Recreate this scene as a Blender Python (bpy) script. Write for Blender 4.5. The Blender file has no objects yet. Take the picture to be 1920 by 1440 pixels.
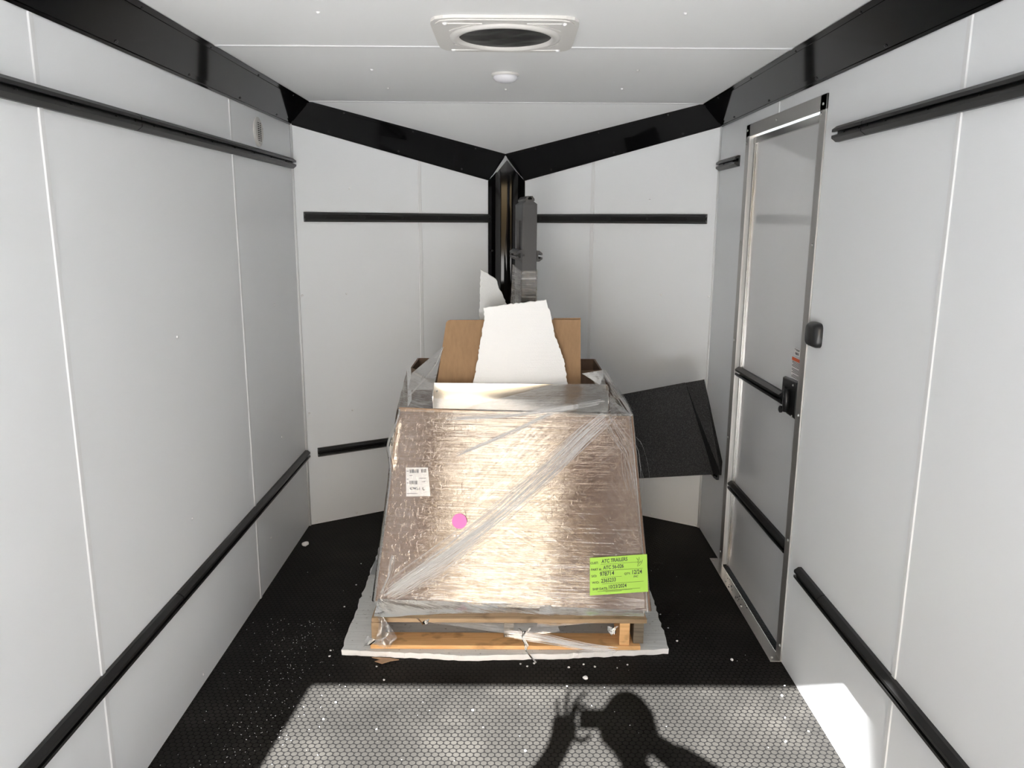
import bpy, bmesh, math, random
import numpy as np
from mathutils import Vector, Matrix, Quaternion, noise as mnoise
random.seed(7)
S = bpy.context.scene
COL = S.collection
R = math.radians

# ------------------------------------------------------------------ camera, light, exposure
CAM_H = 1.58
cam = bpy.data.cameras.new('camera'); cam_o = bpy.data.objects.new('camera', cam); COL.objects.link(cam_o)
cam.sensor_width = 36.0; cam.lens = 1463.4/1920*36.0; cam.clip_start = 0.02; cam.clip_end = 300
_fw = Vector((math.sin(R(.0758))*math.cos(R(11.748)), math.cos(R(.0758))*math.cos(R(11.748)), -math.sin(R(11.748))))
_q = _fw.to_track_quat('-Z', 'Y')
_roll = Quaternion((0, 0, 1), R(0.344))
cam_o.rotation_mode = 'QUATERNION'; cam_o.rotation_quaternion = _q @ _roll
cam_o.location = (0, 0, CAM_H)
S.camera = cam_o

SUN_TRAVEL = Vector((0.107, 1.0, -0.68)).normalized()
w = bpy.data.worlds.new('sky'); S.world = w; w.use_nodes = True
nt = w.node_tree; bg = nt.nodes['Background']
sky = nt.nodes.new('ShaderNodeTexSky'); sky.sky_type = 'NISHITA'; sky.sun_disc = False
sky.sun_elevation = math.asin(-SUN_TRAVEL.z); sky.sun_rotation = math.atan2(-SUN_TRAVEL.x, -SUN_TRAVEL.y)
sky.air_density = 1.0; sky.dust_density = 3.6; sky.ozone_density = 1.0
nt.links.new(sky.outputs[0], bg.inputs[0]); bg.inputs[1].default_value = 0.24
sun = bpy.data.lights.new('sun', 'SUN'); sun.energy = 60.0; sun.angle = R(0.42); sun.color = (1.0, .995, .985)
sun_o = bpy.data.objects.new('sun', sun); COL.objects.link(sun_o); sun_o.location = (-1, -8, 7)
sun_o.rotation_mode = 'QUATERNION'; sun_o.rotation_quaternion = SUN_TRAVEL.to_track_quat('-Z', 'Y')
S.view_settings.view_transform = 'Standard'; S.view_settings.look = 'None'
S.view_settings.gamma = 1.0; S.view_settings.use_curve_mapping = False
S.view_settings.exposure = 1.06

# ------------------------------------------------------------------ materials
def srgb(r, g, b):
    f = lambda c: (c/255/12.92) if c/255 <= .04045 else ((c/255+.055)/1.055)**2.4
    return (f(r), f(g), f(b), 1)

class N:                                            # tiny node helper
    def __init__(s, m): s.t = m.node_tree; s.n = s.t.nodes; s.l = s.t.links
    def new(s, kind, **kw):
        x = s.n.new(kind)
        for k, v in kw.items(): setattr(x, k, v)
        return x
    def link(s, a, b): s.l.new(a, b)
    def math(s, op, a, b=None, c=None):
        x = s.new('ShaderNodeMath', operation=op)
        for i, v in enumerate((a, b, c)):
            if v is None: continue
            if isinstance(v, (int, float)): x.inputs[i].default_value = v
            else: s.link(v, x.inputs[i])
        return x.outputs[0]
    def ramp(s, fac, stops):
        x = s.new('ShaderNodeValToRGB'); e = x.color_ramp.elements
        while len(e) < len(stops): e.new(.5)
        for i, (p, c) in enumerate(stops):
            e[i].position = p; e[i].color = c if len(c) == 4 else (*c, 1)
        s.link(fac, x.inputs[0]); return x.outputs[0]
    def noise(s, vec, scale, detail=3, rough=.5, dist=0):
        x = s.new('ShaderNodeTexNoise'); x.inputs['Scale'].default_value = scale
        x.inputs['Detail'].default_value = detail; x.inputs['Roughness'].default_value = rough
        x.inputs['Distortion'].default_value = dist
        if vec is not None: s.link(vec, x.inputs['Vector'])
        return x.outputs['Fac']
    def mapping(s, vec, scale=(1, 1, 1), rot=(0, 0, 0)):
        x = s.new('ShaderNodeMapping'); x.inputs['Scale'].default_value = scale; x.inputs['Rotation'].default_value = rot
        s.link(vec, x.inputs['Vector']); return x.outputs[0]
    def obj(s): return s.new('ShaderNodeTexCoord').outputs['Object']
    def uv(s): return s.new('ShaderNodeTexCoord').outputs['UV']
    def bump(s, h, strength, dist, normal=None):
        x = s.new('ShaderNodeBump'); x.inputs['Strength'].default_value = strength; x.inputs['Distance'].default_value = dist
        s.link(h, x.inputs['Height'])
        if normal is not None: s.link(normal, x.inputs['Normal'])
        return x.outputs[0]

def mat(name, col, rough=.5, metal=0, spec=.5, bump=None, var=None, coat=0):
    """bump=(scale, strength, dist) ; var=(scale, amount)"""
    m = bpy.data.materials.new(name); m.use_nodes = True
    h = N(m); p = h.n['Principled BSDF']
    p.inputs['Base Color'].default_value = col if len(col) == 4 else (*col, 1)
    p.inputs['Roughness'].default_value = rough; p.inputs['Metallic'].default_value = metal
    p.inputs['Specular IOR Level'].default_value = spec; p.inputs['Coat Weight'].default_value = coat
    if var:
        f = h.noise(h.obj(), var[0], 4)
        c = p.inputs['Base Color'].default_value[:]
        lo = tuple(x*(1-var[1]) for x in c[:3]); hi = tuple(min(1, x*(1+var[1])) for x in c[:3])
        h.link(h.ramp(f, [(.3, lo), (.7, hi)]), p.inputs['Base Color'])
    if bump:
        h.link(h.bump(h.noise(h.obj(), bump[0], 2), bump[1], bump[2]), p.inputs['Normal'])
    return m

M = {}
M['wall'] = mat('white_wall_panel', (.855, .875, .895), .38, bump=(900, .12, .0006))
M['ceiling'] = mat('white_ceiling_panel', (.895, .905, .91), .42, bump=(900, .12, .0006))
M['seam'] = mat('white_seam_strip', (.80, .81, .82), .35)
M['gloss_black'] = mat('gloss_black_trim', (.004, .004, .0045), .06, spec=.22)
M['rail'] = mat('black_anodised_rail', (.009, .009, .009), .38, spec=.4)
M['grey_post'] = mat('dark_grey_powder_coat', (.017, .017, .018), .45, bump=(1500, .1, .0004))
M['black_plastic'] = mat('black_plastic', (.010, .010, .011), .32)
M['screw'] = mat('screw_zinc', (.55, .55, .54), .3, metal=.8)
M['white_screw'] = mat('white_screw', (.92, .92, .92), .25)
M['vent_white'] = mat('white_vent_plastic', (.70, .685, .66), .4)
M['lens'] = mat('frosted_lens', (.78, .78, .82), .25)
M['slot_dark'] = mat('slot_dark', (.01, .01, .01), .6)
M['alu'] = mat('mill_aluminium', (.72, .70, .67), .26, metal=1, bump=(60, .05, .002))
M['alu_frame'] = mat('polished_door_frame', (.60, .59, .575), .24, metal=1)
M['alu_flange'] = mat('brushed_door_flange', (.50, .49, .475), .45, metal=.85)
M['foam_shaded'] = mat('shaded_white_foam', (.60, .61, .61), .8, spec=.2, bump=(320, .35, .003))  # white foam made greyer: shade painted into the colour
M['door_panel'] = mat('gloss_white_door_panel', (.74, .745, .75), .07, spec=.6)
M['foam'] = mat('white_foam', (.90, .90, .90), .8, spec=.2, bump=(320, .35, .003))
M['paper_white'] = mat('white_label_paper', (.78, .76, .74), .5)
M['ink'] = mat('black_ink', (.02, .02, .03), .6)
M['ink_pen'] = mat('pen_ink', (.03, .05, .04), .6)
M['green_paper'] = mat('lime_green_paper', srgb(176, 226, 84), .55)
M['pink_paper'] = mat('pink_sticker', srgb(255, 120, 190), .5)
M['orange'] = mat('orange_band', srgb(220, 96, 50), .45)
M['skin'] = mat('skin', (.45, .26, .18), .5)
M['shirt'] = mat('navy_shirt', (.03, .04, .07), .8)
M['jeans'] = mat('blue_jeans', (.05, .07, .12), .85)
M['hair'] = mat('brown_hair', (.03, .02, .012), .6)
M['concrete'] = mat('pale_concrete', (.385, .375, .36), .85, var=(1.5, .15))
M['blocker'] = mat('dark_blocker', (.10, .10, .105), .8)  # surface of the unseen blockers added behind the camera
M['ext'] = mat('trailer_skin', (.40, .40, .40), .4)
M['clear_plastic'] = mat('clear_grey_plastic', (.40, .42, .44), .15)

def cardboard(name, col, flute=0):
    m = mat(name, col, .75, spec=.25); h = N(m); p = h.n['Principled BSDF']
    o = h.obj(); f = h.noise(h.mapping(o, (1, 1, .25)), 60, 5, .65); g = h.noise(o, 4, 2)
    a = h.math('ADD', h.math('MULTIPLY', f, .6), h.math('MULTIPLY', g, .4))
    c = col[:3]
    h.link(h.ramp(a, [(.35, tuple(x*.86 for x in c)), (.65, tuple(min(1, x*1.1) for x in c))]), p.inputs['Base Color'])
    h.link(h.bump(f, .15, .001), p.inputs['Normal'])
    return m
M['card'] = cardboard('kraft_cardboard', (.19, .128, .093))
M['card_tan'] = cardboard('tan_cardboard', (.36, .225, .125))
M['card_edge'] = cardboard('cardboard_edge', (.46, .30, .19))

def wood(name, c1, c2):
    m = mat(name, c1, .75, spec=.25); h = N(m); p = h.n['Principled BSDF']
    o = h.obj(); f = h.noise(h.mapping(o, (2.5, 60, 60)), 2.0, 5, .6, .4); s = h.noise(h.mapping(o, (6, 9, 9)), 1.6, 3)
    base = h.ramp(f, [(.3, c1), (.7, c2)])
    st = h.ramp(s, [(.56, (1, 1, 1)), (.72, (.35, .32, .28))])
    x = h.new('ShaderNodeMix', data_type='RGBA', blend_type='MULTIPLY'); x.inputs[0].default_value = .8
    h.link(base, x.inputs[6]); h.link(st, x.inputs[7]); h.link(x.outputs[2], p.inputs['Base Color'])
    h.link(h.bump(f, .3, .002), p.inputs['Normal'])
    return m
M['wood_old'] = wood('weathered_pallet_wood', (.24, .165, .10), (.44, .31, .19))
M['wood_new'] = wood('fresh_orange_wood', (.66, .36, .15), (.85, .54, .26))
M['wood_dark'] = wood('dark_weathered_wood', (.12, .10, .075), (.24, .20, .15))

def floor_mat():
    m = mat('black_coin_rubber', (.02, .02, .02), .55); h = N(m); p = h.n['Principled BSDF']
    o = h.obj(); s = .0213
    v = h.new('ShaderNodeVectorMath', operation='DIVIDE'); h.link(o, v.inputs[0]); v.inputs[1].default_value = (s, s*math.sqrt(3), 1)
    def cell(off):
        a = h.new('ShaderNodeVectorMath', operation='ADD'); h.link(v.outputs[0], a.inputs[0]); a.inputs[1].default_value = off
        f = h.new('ShaderNodeVectorMath', operation='FRACTION'); h.link(a.outputs[0], f.inputs[0])
        b = h.new('ShaderNodeVectorMath', operation='SUBTRACT'); h.link(f.outputs[0], b.inputs[0]); b.inputs[1].default_value = (.5, .5, 0)
        c = h.new('ShaderNodeVectorMath', operation='MULTIPLY'); h.link(b.outputs[0], c.inputs[0]); c.inputs[1].default_value = (1, math.sqrt(3), 0)
        l = h.new('ShaderNodeVectorMath', operation='LENGTH'); h.link(c.outputs[0], l.inputs[0]); return l.outputs['Value']
    d = h.math('MINIMUM', cell((0, 0, 0)), cell((.5, .5, 0)))
    coin = h.ramp(d, [(.405, (1, 1, 1)), (.47, (0, 0, 0))])
    dust = h.noise(o, 3.2, 4, .6); fine = h.noise(o, 420, 3, .7); vor = h.new('ShaderNodeTexVoronoi'); vor.inputs['Scale'].default_value = 130; h.link(o, vor.inputs['Vector'])
    dd = h.math('ADD', h.math('MULTIPLY', dust, .55), h.math('MULTIPLY', fine, .45))
    c_coin = h.ramp(dd, [(.36, (.0118, .0112, .0103)), (.52, (.0175, .0166, .0151)), (.66, (.034, .032, .0285))])
    c_gap = h.ramp(dd, [(.35, (.003, .003, .003)), (.65, (.006, .0057, .0057))])
    x = h.new('ShaderNodeMix', data_type='RGBA'); h.link(coin, x.inputs[0]); h.link(c_gap, x.inputs[6]); h.link(c_coin, x.inputs[7])
    speck = h.ramp(vor.outputs['Distance'], [(.05, (1, 1, 1)), (.075, (0, 0, 0))])
    gate = h.ramp(h.noise(o, 45, 2), [(.70, (0, 0, 0)), (.73, (1, 1, 1))])
    sg = h.math('MULTIPLY', speck, gate)
    y = h.new('ShaderNodeMix', data_type='RGBA'); h.link(sg, y.inputs[0]); h.link(x.outputs[2], y.inputs[6]); y.inputs[7].default_value = (.25, .245, .235, 1)
    h.link(y.outputs[2], p.inputs['Base Color'])
    p.inputs['Specular IOR Level'].default_value = .06
    h.link(h.bump(coin, .7, .0012, h.bump(fine, .25, .001)), p.inputs['Normal'])
    return m
M['floor'] = floor_mat()

def grain_mat():
    m = mat('black_granular_coating', (.012, .012, .012), .5); h = N(m); p = h.n['Principled BSDF']
    o = h.obj(); f = h.noise(o, 260, 2, .7); g = h.noise(o, 110, 2)
    h.link(h.ramp(f, [(.45, (.006, .006, .0065)), (.72, (.05, .05, .052))]), p.inputs['Base Color'])
    h.link(h.bump(h.math('ADD', f, g), .9, .003), p.inputs['Normal'])
    p.inputs['Specular IOR Level'].default_value = .35
    return m
M['grain'] = grain_mat()

def foamtop_mat():
    m = mat('grey_foam_facing', (.36, .38, .38), .7, spec=.2); h = N(m); p = h.n['Principled BSDF']
    o = h.obj(); f = h.noise(h.mapping(o, (4, 90, 1)), 2, 4); sp = h.noise(o, 55, 3, .7)
    a = h.ramp(f, [(.3, (.58, .60, .61)), (.7, (.74, .76, .765))]); b = h.ramp(sp, [(.62, (1, 1, 1)), (.75, (.4, .37, .34))])
    x = h.new('ShaderNodeMix', data_type='RGBA', blend_type='MULTIPLY'); x.inputs[0].default_value = 1
    h.link(a, x.inputs[6]); h.link(b, x.inputs[7]); h.link(x.outputs[2], p.inputs['Base Color']); return m
M['foam_top'] = foamtop_mat()

def foamcut_mat():
    m = mat('cut_white_foam', (.92, .92, .92), .8, spec=.2); h = N(m); p = h.n['Principled BSDF']
    o = h.obj(); f = h.noise(h.mapping(o, (3, 3, 75), (0, R(14), 0)), 2, 3); g = h.noise(o, 240, 3, .6)
    h.link(h.bump(h.math('ADD', h.math('MULTIPLY', f, .5), h.math('MULTIPLY', g, .6)), .5, .004), p.inputs['Normal']); return m
M['foam_cut'] = foamcut_mat()

def film_mat(name, haze=.10, streak=.3, fan=True, rough=.03, bstr=.26, fres=1.55):
    """clear stretch film: see-through, glossy, wrinkled along its pull lines"""
    m = bpy.data.materials.new(name); m.use_nodes = True; h = N(m); h.n.remove(h.n['Principled BSDF'])
    out = h.n['Material Output']; uv = h.uv()
    def lines(vec, a, b, det=3): return h.noise(h.mapping(vec, (a, b, 1)), 1, det, .6, .05)
    hor = lines(uv, 2.2, 85, 4); fine = lines(uv, 6, 260, 2)
    hgt = h.math('ADD', h.math('MULTIPLY', hor, .9), h.math('MULTIPLY', fine, .25))
    if fan:
        sep = h.new('ShaderNodeSeparateXYZ'); h.link(uv, sep.inputs[0])
        def polar(cx, cy, sx):
            dx = h.math('MULTIPLY', h.math('SUBTRACT', sep.outputs[0], cx), sx); dy = h.math('SUBTRACT', sep.outputs[1], cy)
            th = h.math('ARCTAN2', dy, dx); rr = h.math('SQRT', h.math('ADD', h.math('MULTIPLY', dx, dx), h.math('MULTIPLY', dy, dy)))
            c = h.new('ShaderNodeCombineXYZ'); h.link(th, c.inputs[0]); h.link(rr, c.inputs[1]); return c.outputs[0], th, rr
        pa, tha, ra = polar(-.03, -.04, 1); pb, thb, rb = polar(1.25, -.12, -1)
        la = h.noise(h.mapping(pa, (95, 4, 1)), 1, 3, .6, .1); lb = h.noise(h.mapping(pb, (110, 4, 1)), 1, 3, .6, .1)
        ma = h.ramp(tha, [(.40, (0, 0, 0)), (.55, (1, 1, 1)), (.85, (1, 1, 1)), (1, (.2, .2, .2))]); mb = h.ramp(tha, [(.50, (1, 1, 1)), (.75, (.1, .1, .1))])
        hgt = h.math('ADD', hgt, h.math('ADD', h.math('MULTIPLY', h.math('MULTIPLY', la, ma), .09), h.math('MULTIPLY', h.math('MULTIPLY', lb, mb), .10)))
        spk = h.ramp(h.noise(h.mapping(uv, (95, 40, 1), (0, 0, R(-20))), 1, 2, .6), [(.56, (0, 0, 0)), (.72, (1, 1, 1))])
        zone = h.ramp(sep.outputs[0], [(.19, (1, 1, 1)), (.26, (.08, .08, .08))])
        hgt = h.math('ADD', hgt, h.math('MULTIPLY', h.math('MULTIPLY', spk, zone), .9))
        sfac = h.math('MAXIMUM', h.math('MULTIPLY', la, ma), h.math('MULTIPLY', lb, h.math('MULTIPLY', mb, .95)))
    else:
        sfac = hor
    gloss_streaks = h.math('ADD', h.math('MULTIPLY', lines(uv, 5, 130, 4), .55), h.math('MULTIPLY', h.noise(uv, 38, 4, .7, .8), .45))  # noise streaks painted into the reflection strength, whatever the wrinkle normals
    if fan: gloss_streaks = h.math('ADD', h.math('MULTIPLY', gloss_streaks, .55), h.math('ADD', h.math('MULTIPLY', h.math('ADD', h.math('MULTIPLY', la, ma), h.math('MULTIPLY', h.math('SUBTRACT', 1.0, ma), .5)), .22), h.math('MULTIPLY', h.math('ADD', h.math('MULTIPLY', lb, mb), h.math('MULTIPLY', h.math('SUBTRACT', 1.0, mb), .5)), .23)))
    nrm = h.bump(hgt, bstr, .004)
    tr = h.new('ShaderNodeBsdfTransparent'); tr.inputs[0].default_value = (.97, .97, .97, 1)
    df = h.new('ShaderNodeBsdfDiffuse'); df.inputs[0].default_value = (.85, .85, .86, 1); h.link(nrm, df.inputs['Normal'])
    gl = h.new('ShaderNodeBsdfGlossy'); gl.inputs['Roughness'].default_value = rough; gl.inputs[0].default_value = (1, .975, .94, 1); h.link(nrm, gl.inputs['Normal'])  # warm glare tint put into the gloss colour; the film is clear
    hz = h.math('ADD', h.math('MULTIPLY', h.ramp(sfac, [(.5, (0, 0, 0)), (.78, (1, 1, 1))]), streak), haze)
    m1 = h.new('ShaderNodeMixShader'); h.link(hz, m1.inputs[0]); h.link(tr.outputs[0], m1.inputs[1]); h.link(df.outputs[0], m1.inputs[2])
    fr = h.new('ShaderNodeFresnel'); fr.inputs[0].default_value = 1.75; h.link(nrm, fr.inputs['Normal'])
    m2 = h.new('ShaderNodeMixShader'); streak_gain = h.ramp(gloss_streaks, [(.36, (.22, .22, .22)), (.50, (.8, .8, .8)), (.64, (1.7, 1.7, 1.7))])
    h.link(h.math('MULTIPLY', h.math('MULTIPLY', fr.outputs[0], fres), streak_gain), m2.inputs[0]); h.link(m1.outputs[0], m2.inputs[1]); h.link(gl.outputs[0], m2.inputs[2])
    h.link(m2.outputs[0], out.inputs[0]); return m
M['film'] = film_mat('stretch_film_front', .01, .09)
M['film_loose'] = film_mat('stretch_film_loose', .10, .35, fan=False, rough=.16, bstr=.4)
M['film_sleeve'] = film_mat('stretch_film_sleeve', .0, .55, fan=False, rough=.06, bstr=1.0, fres=.8)
M['film_skirt'] = film_mat('stretch_film_skirt', .10, .30, fan=False, rough=.10, bstr=.5)
M['film_band'] = film_mat('stretch_film_bunched', .30, .4, fan=False, rough=.12, bstr=.3, fres=2.4)
def mesh_mat():
    m = mat('dark_insect_mesh', (.012, .012, .012), .45); h = N(m); p = h.n['Principled BSDF']
    o = h.obj(); f = h.noise(h.mapping(o, (3, 20, 1), (0, 0, R(-12))), 1, 2, .5, .5)
    h.link(h.ramp(f, [(.4, (.005, .005, .005)), (.7, (.035, .035, .034))]), p.inputs['Base Color']); return m
M['mesh'] = mesh_mat()

# ------------------------------------------------------------------ geometry helpers
def obj(name, verts, faces, m, parent=None, smooth=False, uvs=None, mats=None, fmat=None):
    me = bpy.data.meshes.new(name); me.from_pydata([tuple(v) for v in verts], [], faces); me.validate()
    for x in (mats or [m]): me.materials.append(x)
    if fmat:
        for pl, k in zip(me.polygons, fmat): pl.material_index = k
    if uvs:
        ul = me.uv_layers.new(name='UVMap')
        for pl in me.polygons:
            for li in pl.loop_indices: ul.data[li].uv = uvs[me.loops[li].vertex_index]
    b = bmesh.new(); b.from_mesh(me); bmesh.ops.recalc_face_normals(b, faces=b.faces); b.to_mesh(me); b.free()
    if smooth:
        for pl in me.polygons: pl.use_smooth = True
    o = bpy.data.objects.new(name, me); COL.objects.link(o)
    if parent is not None: o.parent = parent
    return o

class MB:                                            # collects shapes into one mesh
    def __init__(s): s.v = []; s.f = []
    def add(s, v, f):
        k = len(s.v); s.v += [Vector(x) for x in v]; s.f += [tuple(i+k for i in q) for q in f]; return s
    def box(s, a, b):
        (x0, y0, z0), (x1, y1, z1) = a, b
        return s.add([(x0,y0,z0),(x1,y0,z0),(x1,y1,z0),(x0,y1,z0),(x0,y0,z1),(x1,y0,z1),(x1,y1,z1),(x0,y1,z1)],
                     [(0,3,2,1),(4,5,6,7),(0,1,5,4),(1,2,6,5),(2,3,7,6),(3,0,4,7)])
    def hexa(s, c):  # 8 corners: bottom 4 then top 4
        return s.add(c, [(0,3,2,1),(4,5,6,7),(0,1,5,4),(1,2,6,5),(2,3,7,6),(3,0,4,7)])
    def prism(s, prof, p0, p1, ax, ay):              # profile (a,b) in the axes ax, ay, swept p0 -> p1
        p0, p1, ax, ay = map(Vector, (p0, p1, ax, ay)); n = len(prof)
        v = [p0+ax*a+ay*b for a, b in prof]+[p1+ax*a+ay*b for a, b in prof]
        f = [(i, (i+1) % n, n+(i+1) % n, n+i) for i in range(n)]
        return s.add(v, f+[tuple(range(n))[::-1], tuple(range(n, 2*n))])
    def slab(s, poly, off):                          # planar polygon of 3D points thickened by vector off
        n = len(poly); off = Vector(off); v = [Vector(p) for p in poly]; v += [p+off for p in v]
        f = [(i, (i+1) % n, n+(i+1) % n, n+i) for i in range(n)]
        return s.add(v, f+[tuple(range(n))[::-1], tuple(range(n, 2*n))])
    def lathe(s, c, axis, prof, seg=32, a0=None):    # prof: (radius, height along axis)
        c = Vector(c); ax = Vector(axis).normalized(); e1 = ax.orthogonal().normalized(); e2 = ax.cross(e1); v = []; f = []
        for r, hh in prof:
            for k in range(seg):
                a = 2*math.pi*k/seg; v.append(c+ax*hh+(e1*math.cos(a)+e2*math.sin(a))*r)
        for i in range(len(prof)-1):
            for k in range(seg): f.append((i*seg+k, i*seg+(k+1) % seg, (i+1)*seg+(k+1) % seg, (i+1)*seg+k))
        f.append(tuple(range(seg))[::-1]); f.append(tuple(range((len(prof)-1)*seg, len(prof)*seg)))
        return s.add(v, f)
    def tube(s, pts, r, seg=8):
        pts = [Vector(p) for p in pts]; v = []; f = []
        for i, p in enumerate(pts):
            d = (pts[min(i+1, len(pts)-1)]-pts[max(i-1, 0)]).normalized(); e1 = d.orthogonal().normalized(); e2 = d.cross(e1)
            for k in range(seg):
                a = 2*math.pi*k/seg; v.append(p+(e1*math.cos(a)+e2*math.sin(a))*r)
        for i in range(len(pts)-1):
            for k in range(seg): f.append((i*seg+k, i*seg+(k+1) % seg, (i+1)*seg+(k+1) % seg, (i+1)*seg+k))
        f.append(tuple(range(seg))[::-1]); f.append(tuple(range((len(pts)-1)*seg, len(pts)*seg)))
        return s.add(v, f)
    def build(s, name, m, parent=None, smooth=False, bevel=0, seg=2):
        o = obj(name, s.v, s.f, m, parent, smooth)
        if bevel:
            b = o.modifiers.new('bevel', 'BEVEL'); b.width = bevel; b.segments = seg; b.limit_method = 'ANGLE'; b.angle_limit = R(40)
        return o

def empty(name, loc=(0, 0, 0)):
    o = bpy.data.objects.new(name, None); o.empty_display_size = .05; COL.objects.link(o); o.location = loc; return o
def tag(o, label, cat, group=None, kind=None):
    o['label'] = label; o['category'] = cat
    if group: o['group'] = group
    if kind: o['kind'] = kind
    return o
def thing(name, label, cat, loc=(0, 0, 0), group=None): return tag(empty(name, loc), label, cat, group)
def adopt(root):                                     # parts were modelled in world space: keep them there
    for c in root.children: c.matrix_parent_inverse = Matrix.Translation(-root.location)
def struct(o): o['kind'] = 'structure'; return o
def dome_screw(name, p, n, r, m, parent):
    return MB().lathe(p, n, [(r, 0), (r*.95, r*.35), (r*.65, r*.7), (r*.15, r*.85)], 10).build(name, m, parent, True)

# ------------------------------------------------------------------ the trailer
XL, XR, YC, YR = -1.063, 1.0007, 3.895, -0.44        # inner walls, nose start, rear opening
ZC = 2.135; TIP = Vector((-.02, 4.52, 0)); ZTIP = 1.925; WT = .05
def wall_quad(name, a, b, z0, z1, outn, m=M['wall']):
    a, b, outn = Vector(a), Vector(b), Vector(outn)
    return MB().slab([a+Vector((0,0,z0)), b+Vector((0,0,z0)), b+Vector((0,0,z1)), a+Vector((0,0,z1))], outn*WT).build(name, m)

floor = struct(MB().slab([(XL-WT, YR-.06, 0), (XR+WT, YR-.06, 0), (XR+WT, YC, 0), (TIP.x, TIP.y+.06, 0), (XL-WT, YC, 0)], (0, 0, -.06)).build('floor', M['floor']))
ceiling = struct(MB().slab([(XL-WT, YR-.06, ZC), (XR+WT, YR-.06, ZC), (XR+WT, 3.905, ZC), (XL-WT, 3.905, ZC)], (0, 0, .05))
                 .slab([(XL-WT, 3.905, ZC), (XR+WT, 3.905, ZC), (XR+WT, 4.62, ZC-.715*.339), (XL-WT, 4.62, ZC-.715*.339)], (0, .017, .05)).build('ceiling', M['ceiling']))
wl = struct(MB().box((XL-WT, YR-.06, -.06), (XL, YC+.01, ZC)).build('wall_left', M['wall']))
# right wall with the side door opening
DY0, DY1, DZ1 = 2.615, 3.452, 1.968
wr = struct(MB().box((XR, YR-.06, -.06), (XR+WT, DY0, ZC)).box((XR, DY1, -.06), (XR+WT, YC+.01, ZC)).box((XR, DY0, DZ1), (XR+WT, DY1, ZC)).build('wall_right', M['wall']))
nLv = Vector((TIP.y-YC, -(TIP.x-XL), 0)).normalized(); nRv = Vector((-(TIP.y-YC), -(XR-TIP.x), 0)).normalized()   # inward normals
wfl = struct(wall_quad('wall_front_left', (XL, YC, 0), (TIP.x, TIP.y, 0), -.06, ZC, -nLv))
wfr = struct(wall_quad('wall_front_right', (XR, YC, 0), (TIP.x, TIP.y, 0), -.06, ZC, -nRv))

def onL(x, z): k = (x-XL)/(TIP.x-XL); return Vector((x, YC+(TIP.y-YC)*k, z))
def onR(x, z): k = (x-XR)/(TIP.x-XR); return Vector((x, YC+(TIP.y-YC)*k, z))
# panel seams: thin raised strips on each wall and the ceiling
for y in (.62, 1.845, 3.08): MB().prism([(-.011, 0), (-.008, .003), (.008, .003), (.011, 0)], (XL, y, 0), (XL, y, 2.03), (0, 1, 0), (1, 0, 0)).build('seam_strip', M['seam'], wl)
for y in (.60, 1.832): MB().prism([(-.011, 0), (-.008, .003), (.008, .003), (.011, 0)], (XR, y, 0), (XR, y, 2.03), (0, 1, 0), (-1, 0, 0)).build('seam_strip', M['seam'], wr)
MB().prism([(-.009, 0), (-.006, .003), (.006, .003), (.009, 0)], (XR, 3.078, 1.985), (XR, 3.078, 2.03), (0, 1, 0), (-1, 0, 0)).build('seam_strip', M['seam'], wr)
for par, (x, y), n, zt in ((wfl, (-.4885, 4.2395), nLv, 1.92), (wfr, (.4275, 4.2455), nRv, 1.93)):
    t = Vector((n.y, -n.x, 0)); MB().prism([(-.011, 0), (-.008, .003), (.008, .003), (.011, 0)], (x, y, 0), (x, y, zt), t, n).build('seam_strip', M['seam'], par)
MB().prism([(-.011, 0), (-.008, .003), (.008, .003), (.011, 0)], (XL+.08, 2.705, ZC), (XR-.08, 2.705, ZC), (0, 1, 0), (0, 0, -1)).build('seam_strip', M['seam'], ceiling)
MB().prism([(-.011, 0), (-.008, .003), (.008, .003), (.011, .002)], (XL+.08, 3.905, ZC), (XR-.08, 3.905, ZC), (0, 1, 0), (0, 0, -1)).build('seam_strip', M['seam'], ceiling)
MB().tube([(XL+.004, YC-.002, 0), (XL+.004, YC-.002, 2.03)], .007, 8).build('corner_bead', M['seam'], wl, True)
MB().tube([(XR-.004, YC-.002, 0), (XR-.004, YC-.002, 2.03)], .005, 8).build('corner_bead', M['seam'], wr, True)
for p in ((2.461, 1.214), (2.461, .603), (3.496, .596), (2.448, .034), (3.257, .199), (3.496, 1.21)):
    dome_screw('screw', (XL, *p), (1, 0, 0), .005, M['white_screw'], wl)
for p in ((-1.044, 3.906, 1.213), (-.848, 4.024, 1.212), (-1.039, 3.909, .606), (-.84, 4.028, .596), (-1.03, 3.914, .013), (-.838, 4.03, .017), (-.818, 4.042, 1.74)):
    dome_screw('screw', p, nLv, .0055, M['white_screw'], wfl)
for p in ((.773, 4.035, 1.215), (.985, 3.905, 1.22), (.7, 4.079, 1.692), (.985, 3.905, .012), (.774, 4.034, .016)):
    dome_screw('screw', p, nRv, .0055, M['white_screw'], wfr)
for p in ((-.53, 2.281), (.466, 2.267), (-.528, 3.099), (.465, 3.077), (-.531, 3.515), (-.03, 3.524), (.463, 3.492)):
    dome_screw('screw', (*p, ZC), (0, 0, -1), .006, M['white_screw'], ceiling)

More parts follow.
